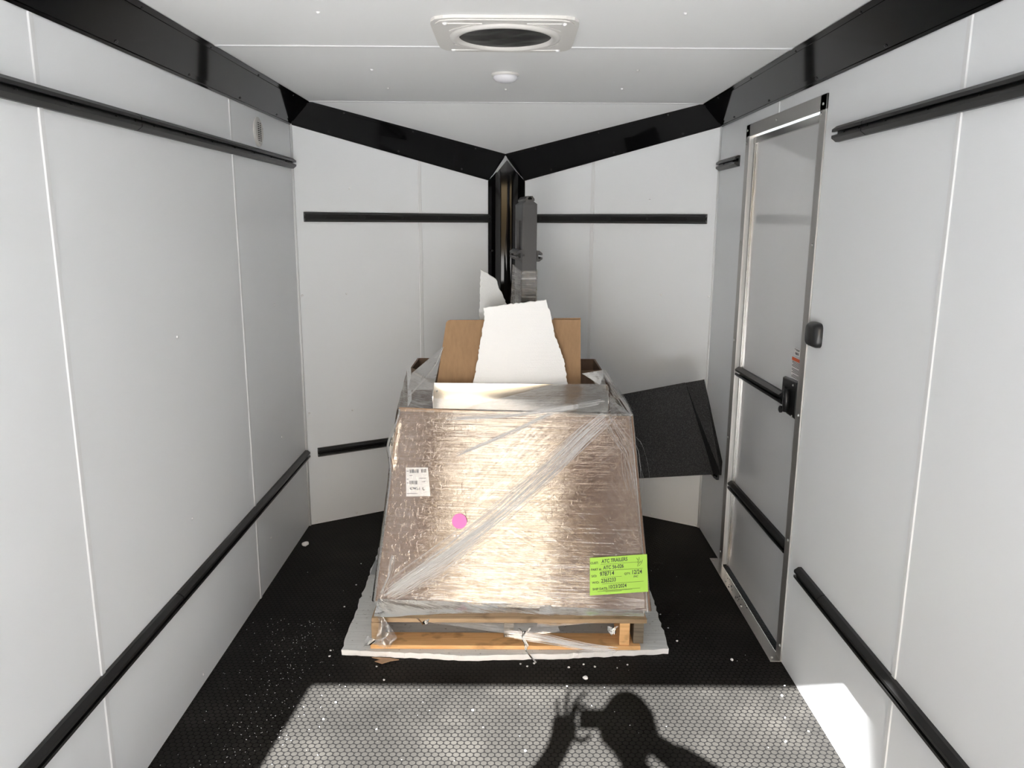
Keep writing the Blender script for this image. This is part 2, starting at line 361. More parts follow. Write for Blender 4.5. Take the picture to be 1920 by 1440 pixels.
# gloss black cove trims along the wall tops, over the nose and up its corner
def cove(name, low0, low1, up0, up1, n_hint, screws=6):
    """strip between a lower edge (on the wall) and an upper edge (on the ceiling): two flanges and a raised face plate"""
    low0, low1, up0, up1 = map(Vector, (low0, low1, up0, up1)); nh = Vector(n_hint)
    nrm = (low1-low0).cross(up0-low0).normalized()
    if nrm.dot(nh) < 0: nrm = -nrm
    P = lambda k, t: (low0.lerp(up0, t)).lerp(low1.lerp(up1, t), k)
    root = struct(MB().slab([P(0, 0), P(1, 0), P(1, 1), P(0, 1)], nrm*.003).build(name, M['gloss_black']))
    MB().slab([P(0, .16)+nrm*.003, P(1, .16)+nrm*.003, P(1, .90)+nrm*.003, P(0, .90)+nrm*.003], nrm*.004).build('face_plate', M['gloss_black'], root)
    MB().slab([P(0, -.03)+nrm*.002, P(1, -.03)+nrm*.002, P(1, .03)+nrm*.002, P(0, .03)+nrm*.002], nrm*.006).build('edge_lip', M['gloss_black'], root)
    MB().slab([P(0, .97)+nrm*.002, P(1, .97)+nrm*.002, P(1, 1.03)+nrm*.002, P(0, 1.03)+nrm*.002], nrm*.006).build('edge_lip', M['gloss_black'], root)
    for i in range(screws):
        k = (i+.5)/screws
        dome_screw('screw', P(k, .10)+nrm*.003, nrm, .005, M['black_plastic'], root)
        dome_screw('screw', P(k, .935)+nrm*.003, nrm, .004, M['black_plastic'], root)
    return root
cove('trim_1', (XL, YR, 2.033), (XL, YC, 2.033), (-.975, YR, ZC), (-.975, 3.91, ZC), (1, 0, -1), 9)
cove('trim_2', (XR, YR, 2.035), (XR, YC, 2.035), (.914, YR, ZC), (.914, 3.91, ZC), (-1, 0, -1), 9)
NT = Vector((-.038, 4.475, ZC-(4.475-3.905)*.339))
cove('trim_3', (XL, YC, 2.033), (-.128, 4.455, 1.807), (-.975, 3.91, ZC), NT, (.5, -1, -1), 3)
cove('trim_4', (XR, YC, 2.035), (.067, 4.467, 1.807), (.914, 3.91, ZC), NT, (-.5, -1, -1), 3)
# corner post of the nose: two flanges and a softly curved gloss cover
def flange(x0, x1, g, n, z0, z1):
    a, b = g(x0, 0)+n*.001, g(x1, 0)+n*.001
    return [a, b, b+Vector((0, 0, z1)), a+Vector((0, 0, z0))], n*.004
post = struct(MB().slab(*flange(-.134, -.088, onL, nLv, 1.80, 1.85)).slab(*flange(.027, .072, onR, nRv, 1.85, 1.80)).build('trim_5', M['gloss_black']))
v = []; f = []; nn = 13
for i in range(nn):
    a = i/(nn-1); x = -.092+.125*a; y = 4.446-.006*math.sin(math.pi*a)**.8
    zt = 1.835+.075*(1-abs(2*a-1))
    v += [(x, y, 0), (x, y, 1.72), (x, y+.012*0, zt)]
for i in range(nn-1):
    for k in range(2): f.append((i*3+k, (i+1)*3+k, (i+1)*3+k+1, i*3+k+1))
obj('corner_cover', v, f, M['gloss_black'], post, True)
for z in (.3, .9, 1.42):
    for x in (-.11, .05): dome_screw('screw', (x, 4.448, z), (0, -1, 0), .005, M['black_plastic'], post)

# rear frame, ramp and yard: behind the camera, they shape the daylight that comes in
rf = struct(MB().box((XL, YR-.06, 0), (-1.0, YR+.30, ZC)).box((XL, YR-.06, 1.997), (XR, YR, ZC))
            .add([(.735, YR, 1.997), (XR, YR, 1.997), (XR, YR, 0), (.80, YR, 0), (.735, YR-.06, 1.997), (XR, YR-.06, 1.997), (XR, YR-.06, 0), (.80, YR-.06, 0)],
                 [(0, 3, 2, 1), (4, 5, 6, 7), (0, 1, 5, 4), (1, 2, 6, 5), (2, 3, 7, 6), (3, 0, 4, 7)]).build('trim_6', M['gloss_black']))
ramp = struct(MB().slab([(-.98, YR-.065, -.02), (.92, YR-.065, -.02), (.92, -2.5, -.47), (-.98, -2.5, -.47)], (0, 0, -.03)).build('trim_7', M['ext']))
struct(MB().box((.05, -13.0, -.51), (1.6, -12.0, 9.5)).build('light_blocker', M['blocker'], None))  # unseen slab added to darken the right of the film's reflection
struct(MB().box((-16.0, -10.0, -.51), (-2.9, -9.0, 8.0)).build('light_blocker', M['blocker'], None))  # unseen slab added to hold sky light off the right wall
yard = struct(MB().box((-30, -40, -.56), (30, 12, -.51)).build('ground', M['concrete']))

# ------------------------------------------------------------------ cargo rails
RP = [(0, .0235), (.011, .0235), (.025, .013), (.025, .0048), (.017, .0048), (.017, .0105), (.007, .0105),
      (.007, -.0105), (.017, -.0105), (.017, -.0048), (.025, -.0048), (.025, -.013), (.011, -.0235), (0, -.0235)]
def rail(p0, p1, n, label=None, parent=None, screws=True, name='cargo_rail', m=None, group='slotted cargo rails on the walls', sc=1):
    p0, p1, n = map(Vector, (p0, p1, n)); d = (p1-p0); up = Vector((0, 0, 1)) if abs(d.normalized().z) < .5 else d.normalized().cross(n)
    prof = [(a*sc, b*sc) for a, b in RP]
    if parent is not None: return MB().prism(prof, p0, p1, n, up).build(name, m or M['rail'], parent)
    root = thing(name, label, 'rail', p0, group)
    ch = MB().prism(prof, p0, p1, n, up).build('channel', m or M['rail'], root)
    k = max(2, int(d.length/.2))
    if screws:
        for i in range(k): dome_screw('screw', p0.lerp(p1, (i+.5)/k)+n*.007, n, .005, M['black_plastic'], ch)
    adopt(root); return root
rail((XL, 2.292, 1.848), (XL, 3.888, 1.848), (1, 0, 0), 'black slotted rail high on the left wall, far length running to the nose corner')
rail((XL, -.3, 1.848), (XL, 2.288, 1.848), (1, 0, 0), 'black slotted rail high on the left wall, near length running out of view')
rail((XL, 2.296, .392), (XL, 3.888, .392), (1, 0, 0), 'black slotted rail low on the left wall, far length ending at the nose corner')
rail((XL, -.3, .392), (XL, 2.292, .392), (1, 0, 0), 'black slotted rail low on the left wall, near length reaching the bottom edge')
rail((XR, 2.288, 1.848), (XR, 2.492, 1.848), (-1, 0, 0), 'short black rail piece high on the right wall just behind the side door')
rail((XR, -.3, 1.848), (XR, 2.284, 1.848), (-1, 0, 0), 'long black slotted rail high on the right wall, running out of view')
rail((XR, 2.288, .402), (XR, 2.495, .402), (-1, 0, 0), 'short black rail piece low on the right wall just behind the side door')
rail((XR, -.3, .402), (XR, 2.284, .402), (-1, 0, 0), 'long black slotted rail low on the right wall, running out of view')
rail((XR, 3.555, 1.848), (XR, 3.875, 1.848), (-1, 0, 0), 'stub of black rail high between the side door and the nose corner')
rail((XR, 3.575, .395), (XR, 3.875, .395), (-1, 0, 0), 'stub of black rail low between the side door and nose, under the dark sheet')
rail(onL(-1.023, 1.597), onL(-.132, 1.597), nLv, 'black rail high on the left nose wall beside the corner post')
rail(onR(.96, 1.598), onR(.075, 1.598), nRv, 'black rail high on the right nose wall behind the grey upright')
rail(onL(-1.01, .393), onL(-.16, .393), nLv, 'black rail low on the left nose wall running behind the wrapped load')

# ------------------------------------------------------------------ side door in the right wall
door = struct(MB().box((XR+.020, 2.645, .012), (XR+.045, 3.425, 1.935)).build('door_1', M['door_panel']))
fr = MB()
fr.box((XR-.006, 2.602, .0), (XR, 2.652, 1.985)).box((XR-.006, 3.415, .0), (XR, 3.466, 1.985)).box((XR-.006, 2.602, 1.936), (XR, 3.466, 1.985))
fr.box((XR, 2.617, 0), (XR+.046, 2.628, 1.965)).box((XR, 3.438, 0), (XR+.046, 3.449, 1.965)).box((XR, 2.617, 1.952), (XR+.046, 3.449, 1.965))
fr.build('door_frame', M['alu_flange'], door, bevel=.0012)
fi = MB()
fi.box((XR+.012, 3.392, .012), (XR+.024, 3.412, 1.930)).box((XR+.016, 3.376, .012), (XR+.024, 3.388, 1.915)).box((XR+.010, 2.645, 1.905), (XR+.024, 3.412, 1.930)).box((XR+.012, 2.630, .012), (XR+.024, 2.646, 1.93))
fi.build('inner_trim', M['alu_frame'], door, bevel=.001)
for y, z in ((2.625, 1.955), (2.64, 1.925), (3.08, 1.962), (3.445, 1.962), (3.45, 1.91), (2.622, 1.51), (3.448, 1.50), (3.448, 1.07), (2.62, .93), (2.62, .47), (3.448, .62), (2.615, .06), (3.45, .06)):
    dome_screw('screw', (XR-.006, y, z), (-1, 0, 0), .0055, M['screw'], door)
rail((XR+.020, 3.41, .932), (XR+.020, 2.835, .942), (-1, 0, 0), parent=door, name='door_rail')
rail((XR+.020, 3.41, .402), (XR+.020, 2.668, .415), (-1, 0, 0), parent=door, name='door_rail')
la = MB().add([(XR+.006, 2.837, .925), (XR+.006, 2.837, 1.022), (XR+.006, 2.694, 1.03), (XR+.006, 2.694, .90), (XR+.006, 2.777, .90),
               (XR+.020, 2.844, .922), (XR+.020, 2.844, 1.026), (XR+.020, 2.687, 1.035), (XR+.020, 2.687, .893), (XR+.020, 2.777, .893)],
              [(0, 1, 2, 3, 4), (9, 8, 7, 6, 5), (0, 5, 6, 1), (1, 6, 7, 2), (2, 7, 8, 3), (3, 8, 9, 4), (4, 9, 5, 0)])
lat = la.build('latch', M['black_plastic'], door, bevel=.003)
MB().slab([(XR+.005, 2.812, .938), (XR+.005, 2.812, .995), (XR-.016, 2.757, .985), (XR-.016, 2.757, .915)], (.004, 0, 0)).build('paddle', M['black_plastic'], lat, bevel=.001)
MB().tube([(XR-.010, 2.737, .915), (XR-.010, 2.737, .998)], .010, 14).build('grip', M['black_plastic'], lat, True)
MB().lathe((XR+.006, 2.787, .912), (-1, 0, 0), [(.006, 0), (.006, .012), (.013, .013), (.013, .020), (.008, .023)], 14).build('knob', M['black_plastic'], lat)
for y, z in ((2.722, 1.015), (2.712, .905)): dome_screw('screw', (XR+.005, y, z), (-1, 0, 0), .004, M['screw'], lat)
# warning sticker and small stamp beside the latch
st = MB().box((XR+.0185, 2.702, 1.032), (XR+.0198, 2.790, 1.108)).build('warning_sticker', M['paper_white'], door)
MB().box((XR+.0180, 2.702, 1.096), (XR+.0186, 2.790, 1.108)).build('orange_band', M['orange'], st)
ln = MB()
for i in range(14):
    z = 1.0925-.0043*i
    if i in (5, 10): continue
    ln.box((XR+.0181, 2.706+.004*random.random(), z-.0009), (XR+.0185, 2.786-.012*(i % 3 == 2), z+.0009))
ln.build('fine_print', M['ink'], st)
sm = MB().box((XR+.0187, 2.720, 1.116), (XR+.0198, 2.774, 1.142)).build('serial_stamp', M['paper_white'], door)
sp = MB()
for z, y0, y1 in ((1.139, 2.722, 2.772), (1.1355, 2.727, 2.757)): sp.box((XR+.0182, y0, z-.0009), (XR+.0187, y1, z+.0009))
for y in (2.732, 2.742, 2.749, 2.759): sp.box((XR+.0182, y, 1.120), (XR+.0187, y+.004, 1.1285))
sp.build('fine_print', M['ink'], sm)
# threshold
th = tag(MB().box((.958, 2.600, .0), (1.0, 3.500, .004)).build('threshold_plate', M['alu'], None, bevel=.001), 'flat aluminium threshold plate on the floor below the side door', 'threshold')
for y in (2.625, 3.02, 3.48): dome_screw('screw', (.972, y, .004), (0, 0, 1), .005, M['screw'], th)
rs = random.Random(4)
for i in range(26):
    y = rs.choice((rs.uniform(3.0, 3.12), rs.uniform(3.16, 3.30))); x = rs.uniform(.963, .992)
    MB().box((x, y, .004), (x+rs.uniform(.002, .006), y+rs.uniform(.002, .01), .0043)).build('scuff_mark', M['slot_dark'], th)

# black rounded housing on the wall beside the frame
hz = thing('switch_housing', 'rounded black switch housing on the right wall beside the side door frame', 'switch', (XR, 2.53, 1.22))
v = []; f = []; prof = [(0, .046, .041), (.012, .046, .041), (.022, .041, .037), (.028, .033, .031)]; seg = 28
for d, ry, rz in prof:
    for k in range(seg):
        a = 2*math.pi*k/seg; c, s_ = math.cos(a), math.sin(a); e = .45
        v.append((XR-d, 2.532+ry*math.copysign(abs(c)**e, c), 1.224+rz*math.copysign(abs(s_)**e, s_)))
for i in range(len(prof)-1):
    for k in range(seg): f.append((i*seg+k, i*seg+(k+1) % seg, (i+1)*seg+(k+1) % seg, (i+1)*seg+k))
f.append(tuple(range(3*seg, 4*seg)))
obj('housing', v, f, M['black_plastic'], hz, True)
MB().box((XR-.02, 2.575, 1.205), (XR-.006, 2.582, 1.235)).build('rocker', M['slot_dark'], hz, bevel=.002)
MB().lathe((XR-.012, 2.578, 1.222), (0, 1, 0), [(.003, 0), (.003, .010), (.001, .012)], 10).build('toggle', M['screw'], hz)
adopt(hz)

# ------------------------------------------------------------------ round vent on the left wall
lv = thing('wall_vent', 'small round white louvred vent high on the left wall near the nose', 'vent', (XL, 3.403, 1.941))
MB().lathe((XL, 3.403, 1.941), (1, 0, 0), [(.060, 0), (.059, .004), (.050, .008), (.001, .008)], 40).build('cover', M['vent_white'], lv, False); lvc = lv.children[0]
for col_ in (-1, 1):
    for i in range(10):
        z = 1.941+(i-4.5)*.0078; hw = .020*math.sqrt(max(.1, 1-((i-4.5)/6)**2))
        MB().box((XL+.0075, 3.403+col_*.0125-hw*.5, z-.0021), (XL+.0086, 3.403+col_*.0125+hw*.5, z+.0021)).build('slot', M['slot_dark'], lvc)
for a in (20, 140, 260): dome_screw('screw', (XL+.006, 3.403+.047*math.cos(R(a)), 1.941+.047*math.sin(R(a))), (1, 0, 0), .004, M['screw'], lvc)
adopt(lv)

# ------------------------------------------------------------------ ceiling fan cover and dome lamp
FC = Vector((-.0235, 2.52, ZC))
fv = thing('roof_vent', 'square white plastic roof vent cover with a round dark mesh opening', 'vent', FC)
def ring_plate(c, half, r, z0, z1, seg=64):
    v = []; f = []
    for zz in (z0, z1):
        for k in range(seg):
            a = 2*math.pi*k/seg; cx, sy = math.cos(a), math.sin(a); e = 8
            q = half/((abs(cx)**e+abs(sy)**e)**(1/e)); v.append((c.x+cx*q, c.y+sy*q*1.03, zz))
        for k in range(seg):
            a = 2*math.pi*k/seg; v.append((c.x+math.cos(a)*r, c.y+math.sin(a)*r, zz))
    A, B, C2, D = 0, seg, 2*seg, 3*seg
    for k in range(seg):
        n = (k+1) % seg
        f += [(A+k, A+n, B+n, B+k), (C2+k, D+k, D+n, C2+n), (A+k, C2+k, C2+n, A+n), (B+k, B+n, D+n, D+k)]
    return v, f
v, f = ring_plate(FC, .212, .150, ZC-.008, ZC); obj('plate', v, f, M['vent_white'], fv)
v, f = ring_plate(FC, .200, .165, ZC-.011, ZC-.0075); rp = obj('raised_panel', v, f, M['vent_white'], fv)
b = MB(); seg = 64; prof = [(.168, -.006), (.166, -.016), (.156, -.020), (.142, -.018), (.1365, -.003)]; v = []; f = []
for r_, hh in prof:
    for k in range(seg):
        a = 2*math.pi*k/seg; v.append((FC.x+r_*math.cos(a), FC.y+r_*math.sin(a), ZC+hh))
for i in range(len(prof)-1):
    for k in range(seg): f.append((i*seg+k, i*seg+(k+1) % seg, (i+1)*seg+(k+1) % seg, (i+1)*seg+k))
obj('ring', v, f, M['vent_white'], fv, True)
v = []; f = []; n = 36
for i in range(n+1):
    for j in range(n+1):
        x = (i/n*2-1); y = (j/n*2-1); d = math.hypot(x, y)
        if d > 1: x /= d; y /= d
        wv = -.003+.003*math.sin(9*y+3*x+2*math.sin(3*x))+.002*mnoise.noise(Vector((x*3, y*5, 0)))
        v.append((FC.x+x*.139, FC.y+y*.139, ZC-.010+wv*max(0, 1-min(1, d)**3)))
for i in range(n):
    for j in range(n): f.append((i*(n+1)+j, (i+1)*(n+1)+j, (i+1)*(n+1)+j+1, i*(n+1)+j+1))
obj('mesh_screen', v, f, M['mesh'], fv, True)
for sx in (-1, 1):
    for sy in (-1, 1):
        cx, cy = FC.x+sx*.168, FC.y+sy*.172
        rb = MB().tube([(cx, cy, ZC-.011), (cx-sx*.105, cy, ZC-.011)], .0028, 6)
        rb.tube([(FC.x+.182*math.cos(a)*sx, FC.y+.182*math.sin(a)*sy, ZC-.011) for a in [R(x) for x in range(28, 66, 4)]], .0028, 6)
        rb.build('rib', M['vent_white'], rp)
        dome_screw('screw', (cx, cy, ZC-.010), (0, 0, -1), .008, M['white_screw'], rp)
adopt(fv)
dl = thing('dome_lamp', 'small round frosted dome lamp on the ceiling in front of the roof vent', 'lamp', (-.028, 3.175, ZC))
MB().lathe((-.028, 3.175, ZC), (0, 0, -1), [(.053, 0), (.053, .006), (.049, .009)], 40).build('base', M['vent_white'], dl)
MB().lathe((-.028, 3.175, ZC-.008), (0, 0, -1), [(.048, 0), (.046, .010), (.038, .018), (.024, .023), (.008, .025)], 40).build('lens', M['lens'], dl, True)
adopt(dl)

# ------------------------------------------------------------------ foam slab under the pallet
rs = random.Random(11)
def jag(p0, p1, n, amp, rs=rs):
    p0, p1 = Vector(p0), Vector(p1); d = (p1-p0); t = Vector((-d.y, d.x, 0)).normalized()
    return [p0.lerp(p1, i/n)+t*(rs.uniform(-amp, amp) if 0 < i else 0) for i in range(n)]
outl = jag((-.622, 2.632, 0), (-.15, 2.598, 0), 26, .003)+jag((-.15, 2.598, 0), (.18, 2.612, 0), 18, .003)+jag((.18, 2.612, 0), (.594, 2.652, 0), 22, .003)
outl += jag((.594, 2.652, 0), (.612, 3.35, 0), 26, .004)+jag((.612, 3.35, 0), (.60, 3.80, 0), 8, .003)+jag((.60, 3.80, 0), (-.64, 3.80, 0), 8, .003)+jag((-.64, 3.80, 0), (-.622, 2.632, 0), 44, .004)
n = len(outl); v = [(p.x, p.y, .001) for p in outl]+[(p.x+rs.uniform(-.002, .002), p.y+rs.uniform(-.002, .002), .022) for p in outl]
f = [tuple(range(n))[::-1], tuple(range(n, 2*n))]+[(i, (i+1) % n, n+(i+1) % n, n+i) for i in range(n)]
fs = obj('foam_slab', v, f, None, None, mats=[M['foam'], M['foam_top']], fmat=[0, 1]+[0]*n)
tag(fs, 'wide flat white foam slab lying on the floor under the pallet', 'foam board')

# ------------------------------------------------------------------ pallet
PZ = .0225
pl = thing('pallet', 'weathered wooden pallet on the foam slab carrying the wrapped load', 'pallet', (-.005, 3.2, PZ))
def board(name, a, b, m, rs=rs): return MB().box(a, b).build(name, m, pl, bevel=.0015)
for y0, y1, m in ((2.640, 2.735, M['wood_new']), (3.12, 3.21, M['wood_old']), (3.60, 3.69, M['wood_old'])): board('bottom_board', (-.517, y0, PZ), (.487, y1, PZ+.0155), m)
z0, z1 = PZ+.0155, PZ+.1035
for x0, x1, m, y0 in ((-.512, -.474, M['wood_old'], 2.645), (-.022, .016, M['wood_dark'], 2.70), (.408, .446, M['wood_new'], 2.648), (.462, .500, M['wood_dark'], 2.66)):
    board('stringer', (x0, y0, z0), (x1, 3.69, z1), m)
for i, y0 in enumerate((2.648, 2.80, 2.95, 3.10, 3.25, 3.40, 3.58)): board('deck_board', (-.511+.004*(i % 2), y0, z1), (.508, y0+.10, z1+.0165), M['wood_old'])
adopt(pl)
DECK = z1+.0165

# ------------------------------------------------------------------ the load: leaning front face described in its own frame
BL = Vector((-.523, 2.765, DECK+.0085)); TT = Vector((1.054, -.068, 0)).normalized()
_n0 = Vector((TT.y, -TT.x, 0)); TH = R(75)
UP = Vector((-_n0.x*math.cos(TH), -_n0.y*math.cos(TH), math.sin(TH))); NN = TT.cross(UP).normalized()
if NN.y > 0: NN = -NN
def FP(s, u, w_=0): return BL+TT*s+UP*u+NN*w_
s_left = lambda u: .0+.107*u      # side edges of the sheet as it narrows upward
s_right = lambda u: 1.056-.107*u
UT = .73
load = thing('carton_load', 'big brown carton stack on the pallet, front sheet leaning back and narrowing upward', 'carton', (0, 3.2, DECK))
quad = [FP(s_left(0), 0), FP(s_right(0), 0), FP(s_right(UT), UT), FP(s_left(UT), UT)]
MB().slab(quad, NN*-.008).build('front_sheet', M['card'], load)
MB().slab([FP(s_left(0)-.004, .004, -.010), FP(s_right(0)-.02, .004, -.010), FP(s_right(UT)-.01, UT-.006, -.010), FP(s_left(UT)-.004, UT+.016, -.010)], NN*-.008).build('backing_sheet', M['card_edge'], load)
zt = DECK+.003+UT*math.sin(TH)-.01
f0 = [FP(.012, .0, -.022), FP(1.036, .0, -.022)]; f1 = [FP(.012+.107*UT, UT-.012, -.022), FP(1.036-.107*UT, UT-.012, -.022)]
MB().hexa([f0[0], f0[1], Vector((.44, 3.425, DECK+.001)), Vector((-.45, 3.425, DECK+.001)), f1[0], f1[1], Vector((.405, 3.425, f1[1].z)), Vector((-.42, 3.425, f1[0].z))]).build('carton_body', M['card'], load)
# small peeled corner of the backing sheet at the upper left
adopt(load)
# the taller carton behind it with an open crumpled rim
tc = thing('tall_carton', 'taller brown carton with a crumpled rim at the back of the pallet', 'carton', (0, 3.6, DECK))
v = []; f = []; ring = []
def rim(x, y): return Vector((x, y, 0))
pts = []
cl, cr, cf, cb = -.455, .408, 3.43, 3.76
for k in range(7):
    a = math.pi/2*k/6; pts.append((cl+.06-.06*math.sin(a)*1, cf+.06-.06*math.cos(a)) if 0 else (cl+.06-.06*math.cos(math.pi/2-a), cf+.06-.06*math.sin(math.pi/2-a)))
pts = pts+[(cl, cb), (cr, cb), (cr, cf+.01), (cr-.01, cf), (.2, cf), (0, cf), (-.2, cf)]
n = len(pts)
for lvl, z in ((0, DECK+.003), (1, .55), (2, .86), (3, .928)):
    for i, (x, y) in enumerate(pts):
        jz = .012*mnoise.noise(Vector((x*9, y*9, z)))*(lvl == 3); ins = .0 if lvl < 2 else .004*mnoise.noise(Vector((x*20, y*20, z*7)))
        v.append((x+ins, y+ins, z+jz))
for l in range(3):
    for i in range(n): f.append((l*n+i, l*n+(i+1) % n, (l+1)*n+(i+1) % n, (l+1)*n+i))
k0 = len(v)
for i, (x, y) in enumerate(pts): v.append(((x+.02)*.985-.02, (y-3.57)*.97+3.57, v[3*n+i][2]))
for i, (x, y) in enumerate(pts): v.append(((x+.02)*.985-.02, (y-3.57)*.97+3.57, .80))
for i in range(n): f += [(3*n+i, 3*n+(i+1) % n, k0+(i+1) % n, k0+i), (k0+i, k0+(i+1) % n, k0+n+(i+1) % n, k0+n+i)]
f.append(tuple(range(k0+n, k0+2*n))); f.append(tuple(range(n)))
obj('carton_shell', v, f, M['card'], tc); adopt(tc)

# papers stuck on the front sheet
def text(name, body, size, o, ex, ey, nrm, m, parent, shear=0, sx=1.0):
    c = bpy.data.curves.new('t', 'FONT'); c.body = body; c.size = size; c.shear = shear; c.offset = size*.016
    t = bpy.data.objects.new('t', c); COL.objects.link(t); bpy.context.view_layer.update()
    me = bpy.data.meshes.new_from_object(t.evaluated_get(bpy.context.evaluated_depsgraph_get()))
    bpy.data.objects.remove(t); bpy.data.curves.remove(c)
    for vv in me.vertices: vv.co = o+ex*(vv.co.x*sx)+ey*vv.co.y+nrm*.0006
    me.name = name; me.materials.clear(); me.materials.append(m)
    q = bpy.data.objects.new(name, me); COL.objects.link(q); q.parent = parent; return q
def paper(corners, off=.0015, nu=10, nv=7, amp=.0012, seed=0):
    """a slightly rippled sheet on the front face; corners in (s,u): bl, br, tr, tl"""
    v = []; f = []
    for j in range(nv+1):
        for i in range(nu+1):
            a, b_ = i/nu, j/nv
            s = (corners[0][0]*(1-a)+corners[1][0]*a)*(1-b_)+(corners[3][0]*(1-a)+corners[2][0]*a)*b_
            u = (corners[0][1]*(1-a)+corners[1][1]*a)*(1-b_)+(corners[3][1]*(1-a)+corners[2][1]*a)*b_
            v.append(FP(s, u, off+amp*mnoise.noise(Vector((s*25, u*25, seed)))))
    for j in range(nv):
        for i in range(nu): k = j*(nu+1)+i; f.append((k, k+1, k+nu+2, k+nu+1))
    return v, f
WO = .0125                                          # papers lie on the film
gl = thing('shipping_tag', 'lime green handwritten shipping tag at the lower right of the wrapped load', 'label', FP(.92, .15))
gc = [(.826, .052), (1.043, .074), (1.037, .213), (.824, .192)]
v, f = paper(gc, WO, amp=.0004); gp = obj('paper', v, f, M['green_paper'], gl)
gx = (Vector(gc[1])-Vector(gc[0])).normalized(); GX = (TT*gx.x+UP*gx.y).normalized(); GY = NN.cross(GX); GY = GY if GY.z > 0 else -GY
G0 = FP(*gc[0], WO+.0006)
L_ = lambda x, y: G0+GX*x+GY*y
for i, (pr, px, hw, hx, hs) in enumerate((('CUST:', .012, 'ATC TRAILERS', .054, .0185), ('PART #:', .012, 'ATC 56-026', .058, .0185), ('S/O:', .012, '978714', .043, .022), ('W/O:', .012, '2365233', .046, .0195), ('SHIP DATE:', .012, '10/23/2024', .070, .0185))):
    y = .1155-.0242*i
    text('printed_line', pr, .0115, L_(px, y), GX, GY, NN, M['ink'], gp)
    text('handwriting', hw, hs, L_(hx, y+.002), (GX+GY*.03).normalized(), GY, NN, M['ink_pen'], gp, .12, .82)
    x1 = .205 if i in (0, 1, 3) else (.125 if i == 2 else .19)
    MB().slab([L_(px+.038, y-.0035), L_(x1, y-.0035), L_(x1, y-.0028), L_(px+.038, y-.0028)], NN*.0005).build('rule_line', M['ink'], gp)
text('printed_line', 'QTY:', .0105, L_(.135, .0685), GX, GY, NN, M['ink'], gp)
text('handwriting', '12/24', .0215, L_(.162, .0690), GX, GY, NN, M['ink_pen'], gp, .12, .8)
text('handwriting', 'INC', .010, L_(.168, .0565), GX, GY, NN, M['ink_pen'], gp, .3)
def pen(pts, r=.0007): return MB().tube([L_(x, y)+NN*.0006 for x, y in pts], r, 5)
sq = [(.186, .127), (.192, .118), (.189, .108), (.196, .130), (.199, .112), (.190, .104), (.186, .096), (.194, .099), (.203, .108), (.207, .119)]
pen(sq).build('initials', M['ink_pen'], gp)
for y, x0, x1 in ((.0125, .03, .16), (.0095, .06, .12)): MB().slab([L_(x0, y), L_(x1, y), L_(x1, y+.0008), L_(x0, y+.0008)], NN*.0005).build('rule_line', M['ink'], gp)
adopt(gl)

wlbl = thing('barcode_label', 'white barcode label at the upper left of the wrapped load', 'label', FP(.16, .46))
wc = [(.115, .402), (.209, .406), (.196, .515), (.110, .513)]
v, f = paper(wc, .002, amp=.0008, seed=5); wp = obj('paper', v, f, M['paper_white'], wlbl)
wx = (Vector(wc[1])-Vector(wc[0])).normalized(); WX = (TT*wx.x+UP*wx.y).normalized(); WY = NN.cross(WX); WY = WY if WY.z > 0 else -WY
W0 = FP(*wc[0], .0035); WL = lambda x, y: W0+WX*x+WY*y
def patch(x0, y0, x1, y1): return [WL(x0, y0), WL(x1, y0), WL(x1, y1), WL(x0, y1)]
rb = random.Random(3)
def bars(x0, x1, y0, y1):
    b = MB(); x = x0
    while x < x1:
        wd = rb.choice((.0006, .0011, .0018)); b.slab(patch(x, y0, min(x+wd, x1), y1), NN*.0004); x += wd+rb.choice((.0006, .001, .0016))
    b.build('barcode', M['ink'], wp)
bars(.014, .050, .090, .104); bars(.060, .080, .091, .104); bars(.014, .046, .046, .060)
b = MB()
for i in range(60):
    x = .014+rb.random()*.038; y = .024+rb.random()*.010; b.slab(patch(x, y, x+.0022, y+.0016), NN*.0004)
b.build('dot_code', M['ink'], wp)
b = MB()
for x0, x1, y in ((.003, .011, .097), (.052, .078, .069), (.003, .010, .052), (.003, .045, .011), (.014, .026, .080), (.062, .075, .056), (.003, .010, .066)):
    b.slab(patch(x0, y-.0008, x1, y+.0010), NN*.0004)
b.slab(patch(.064, .026, .067, .034), NN*.0004).slab(patch(.066, .023, .072, .026), NN*.0004)
b.build('fine_print', M['ink'], wp); adopt(wlbl)
dot = tag(MB().lathe(FP(.325, .315, .0125), NN, [(.0285, 0), (.0285, .0006)], 40).build('pink_sticker', M['pink_paper']), 'round pink sticker on the film over the load front', 'sticker')

# ------------------------------------------------------------------ things standing on top of the stack
ZT = f1[0].z
tray = thing('metal_tray', 'bare aluminium tray with folded sides lying on top of the stack', 'tray', (.04, 3.12, ZT))
TB = .004
tb = [Vector((-.312, 3.045, ZT+TB)), Vector((.383, 2.995, ZT+TB)), Vector((.405, 3.205, ZT+TB)), Vector((-.325, 3.225, ZT+TB))]
MB().slab(tb, (0, 0, .002)).build('base', M['alu'], tray)
MB().slab([tb[3], tb[2], tb[2]+Vector((0, .006, .068)), tb[3]+Vector((0, .006, .068))], (0, .002, 0)).build('back_flange', M['alu'], tray)
MB().slab([tb[0], tb[3], tb[3]+Vector((-.001, .0, .066)), tb[0]+Vector((0, 0, .052))], (-.002, 0, 0)).build('side_flange', M['alu'], tray)
MB().slab([tb[1], tb[2], tb[2]+Vector((.001, 0, .066)), tb[1]+Vector((0, 0, .052))], (.002, 0, 0)).build('side_flange', M['alu'], tray)
dome_screw('rivet', tb[3]+Vector((.012, -.001, .034)), (0, -1, 0), .004, M['screw'], tray)
adopt(tray)

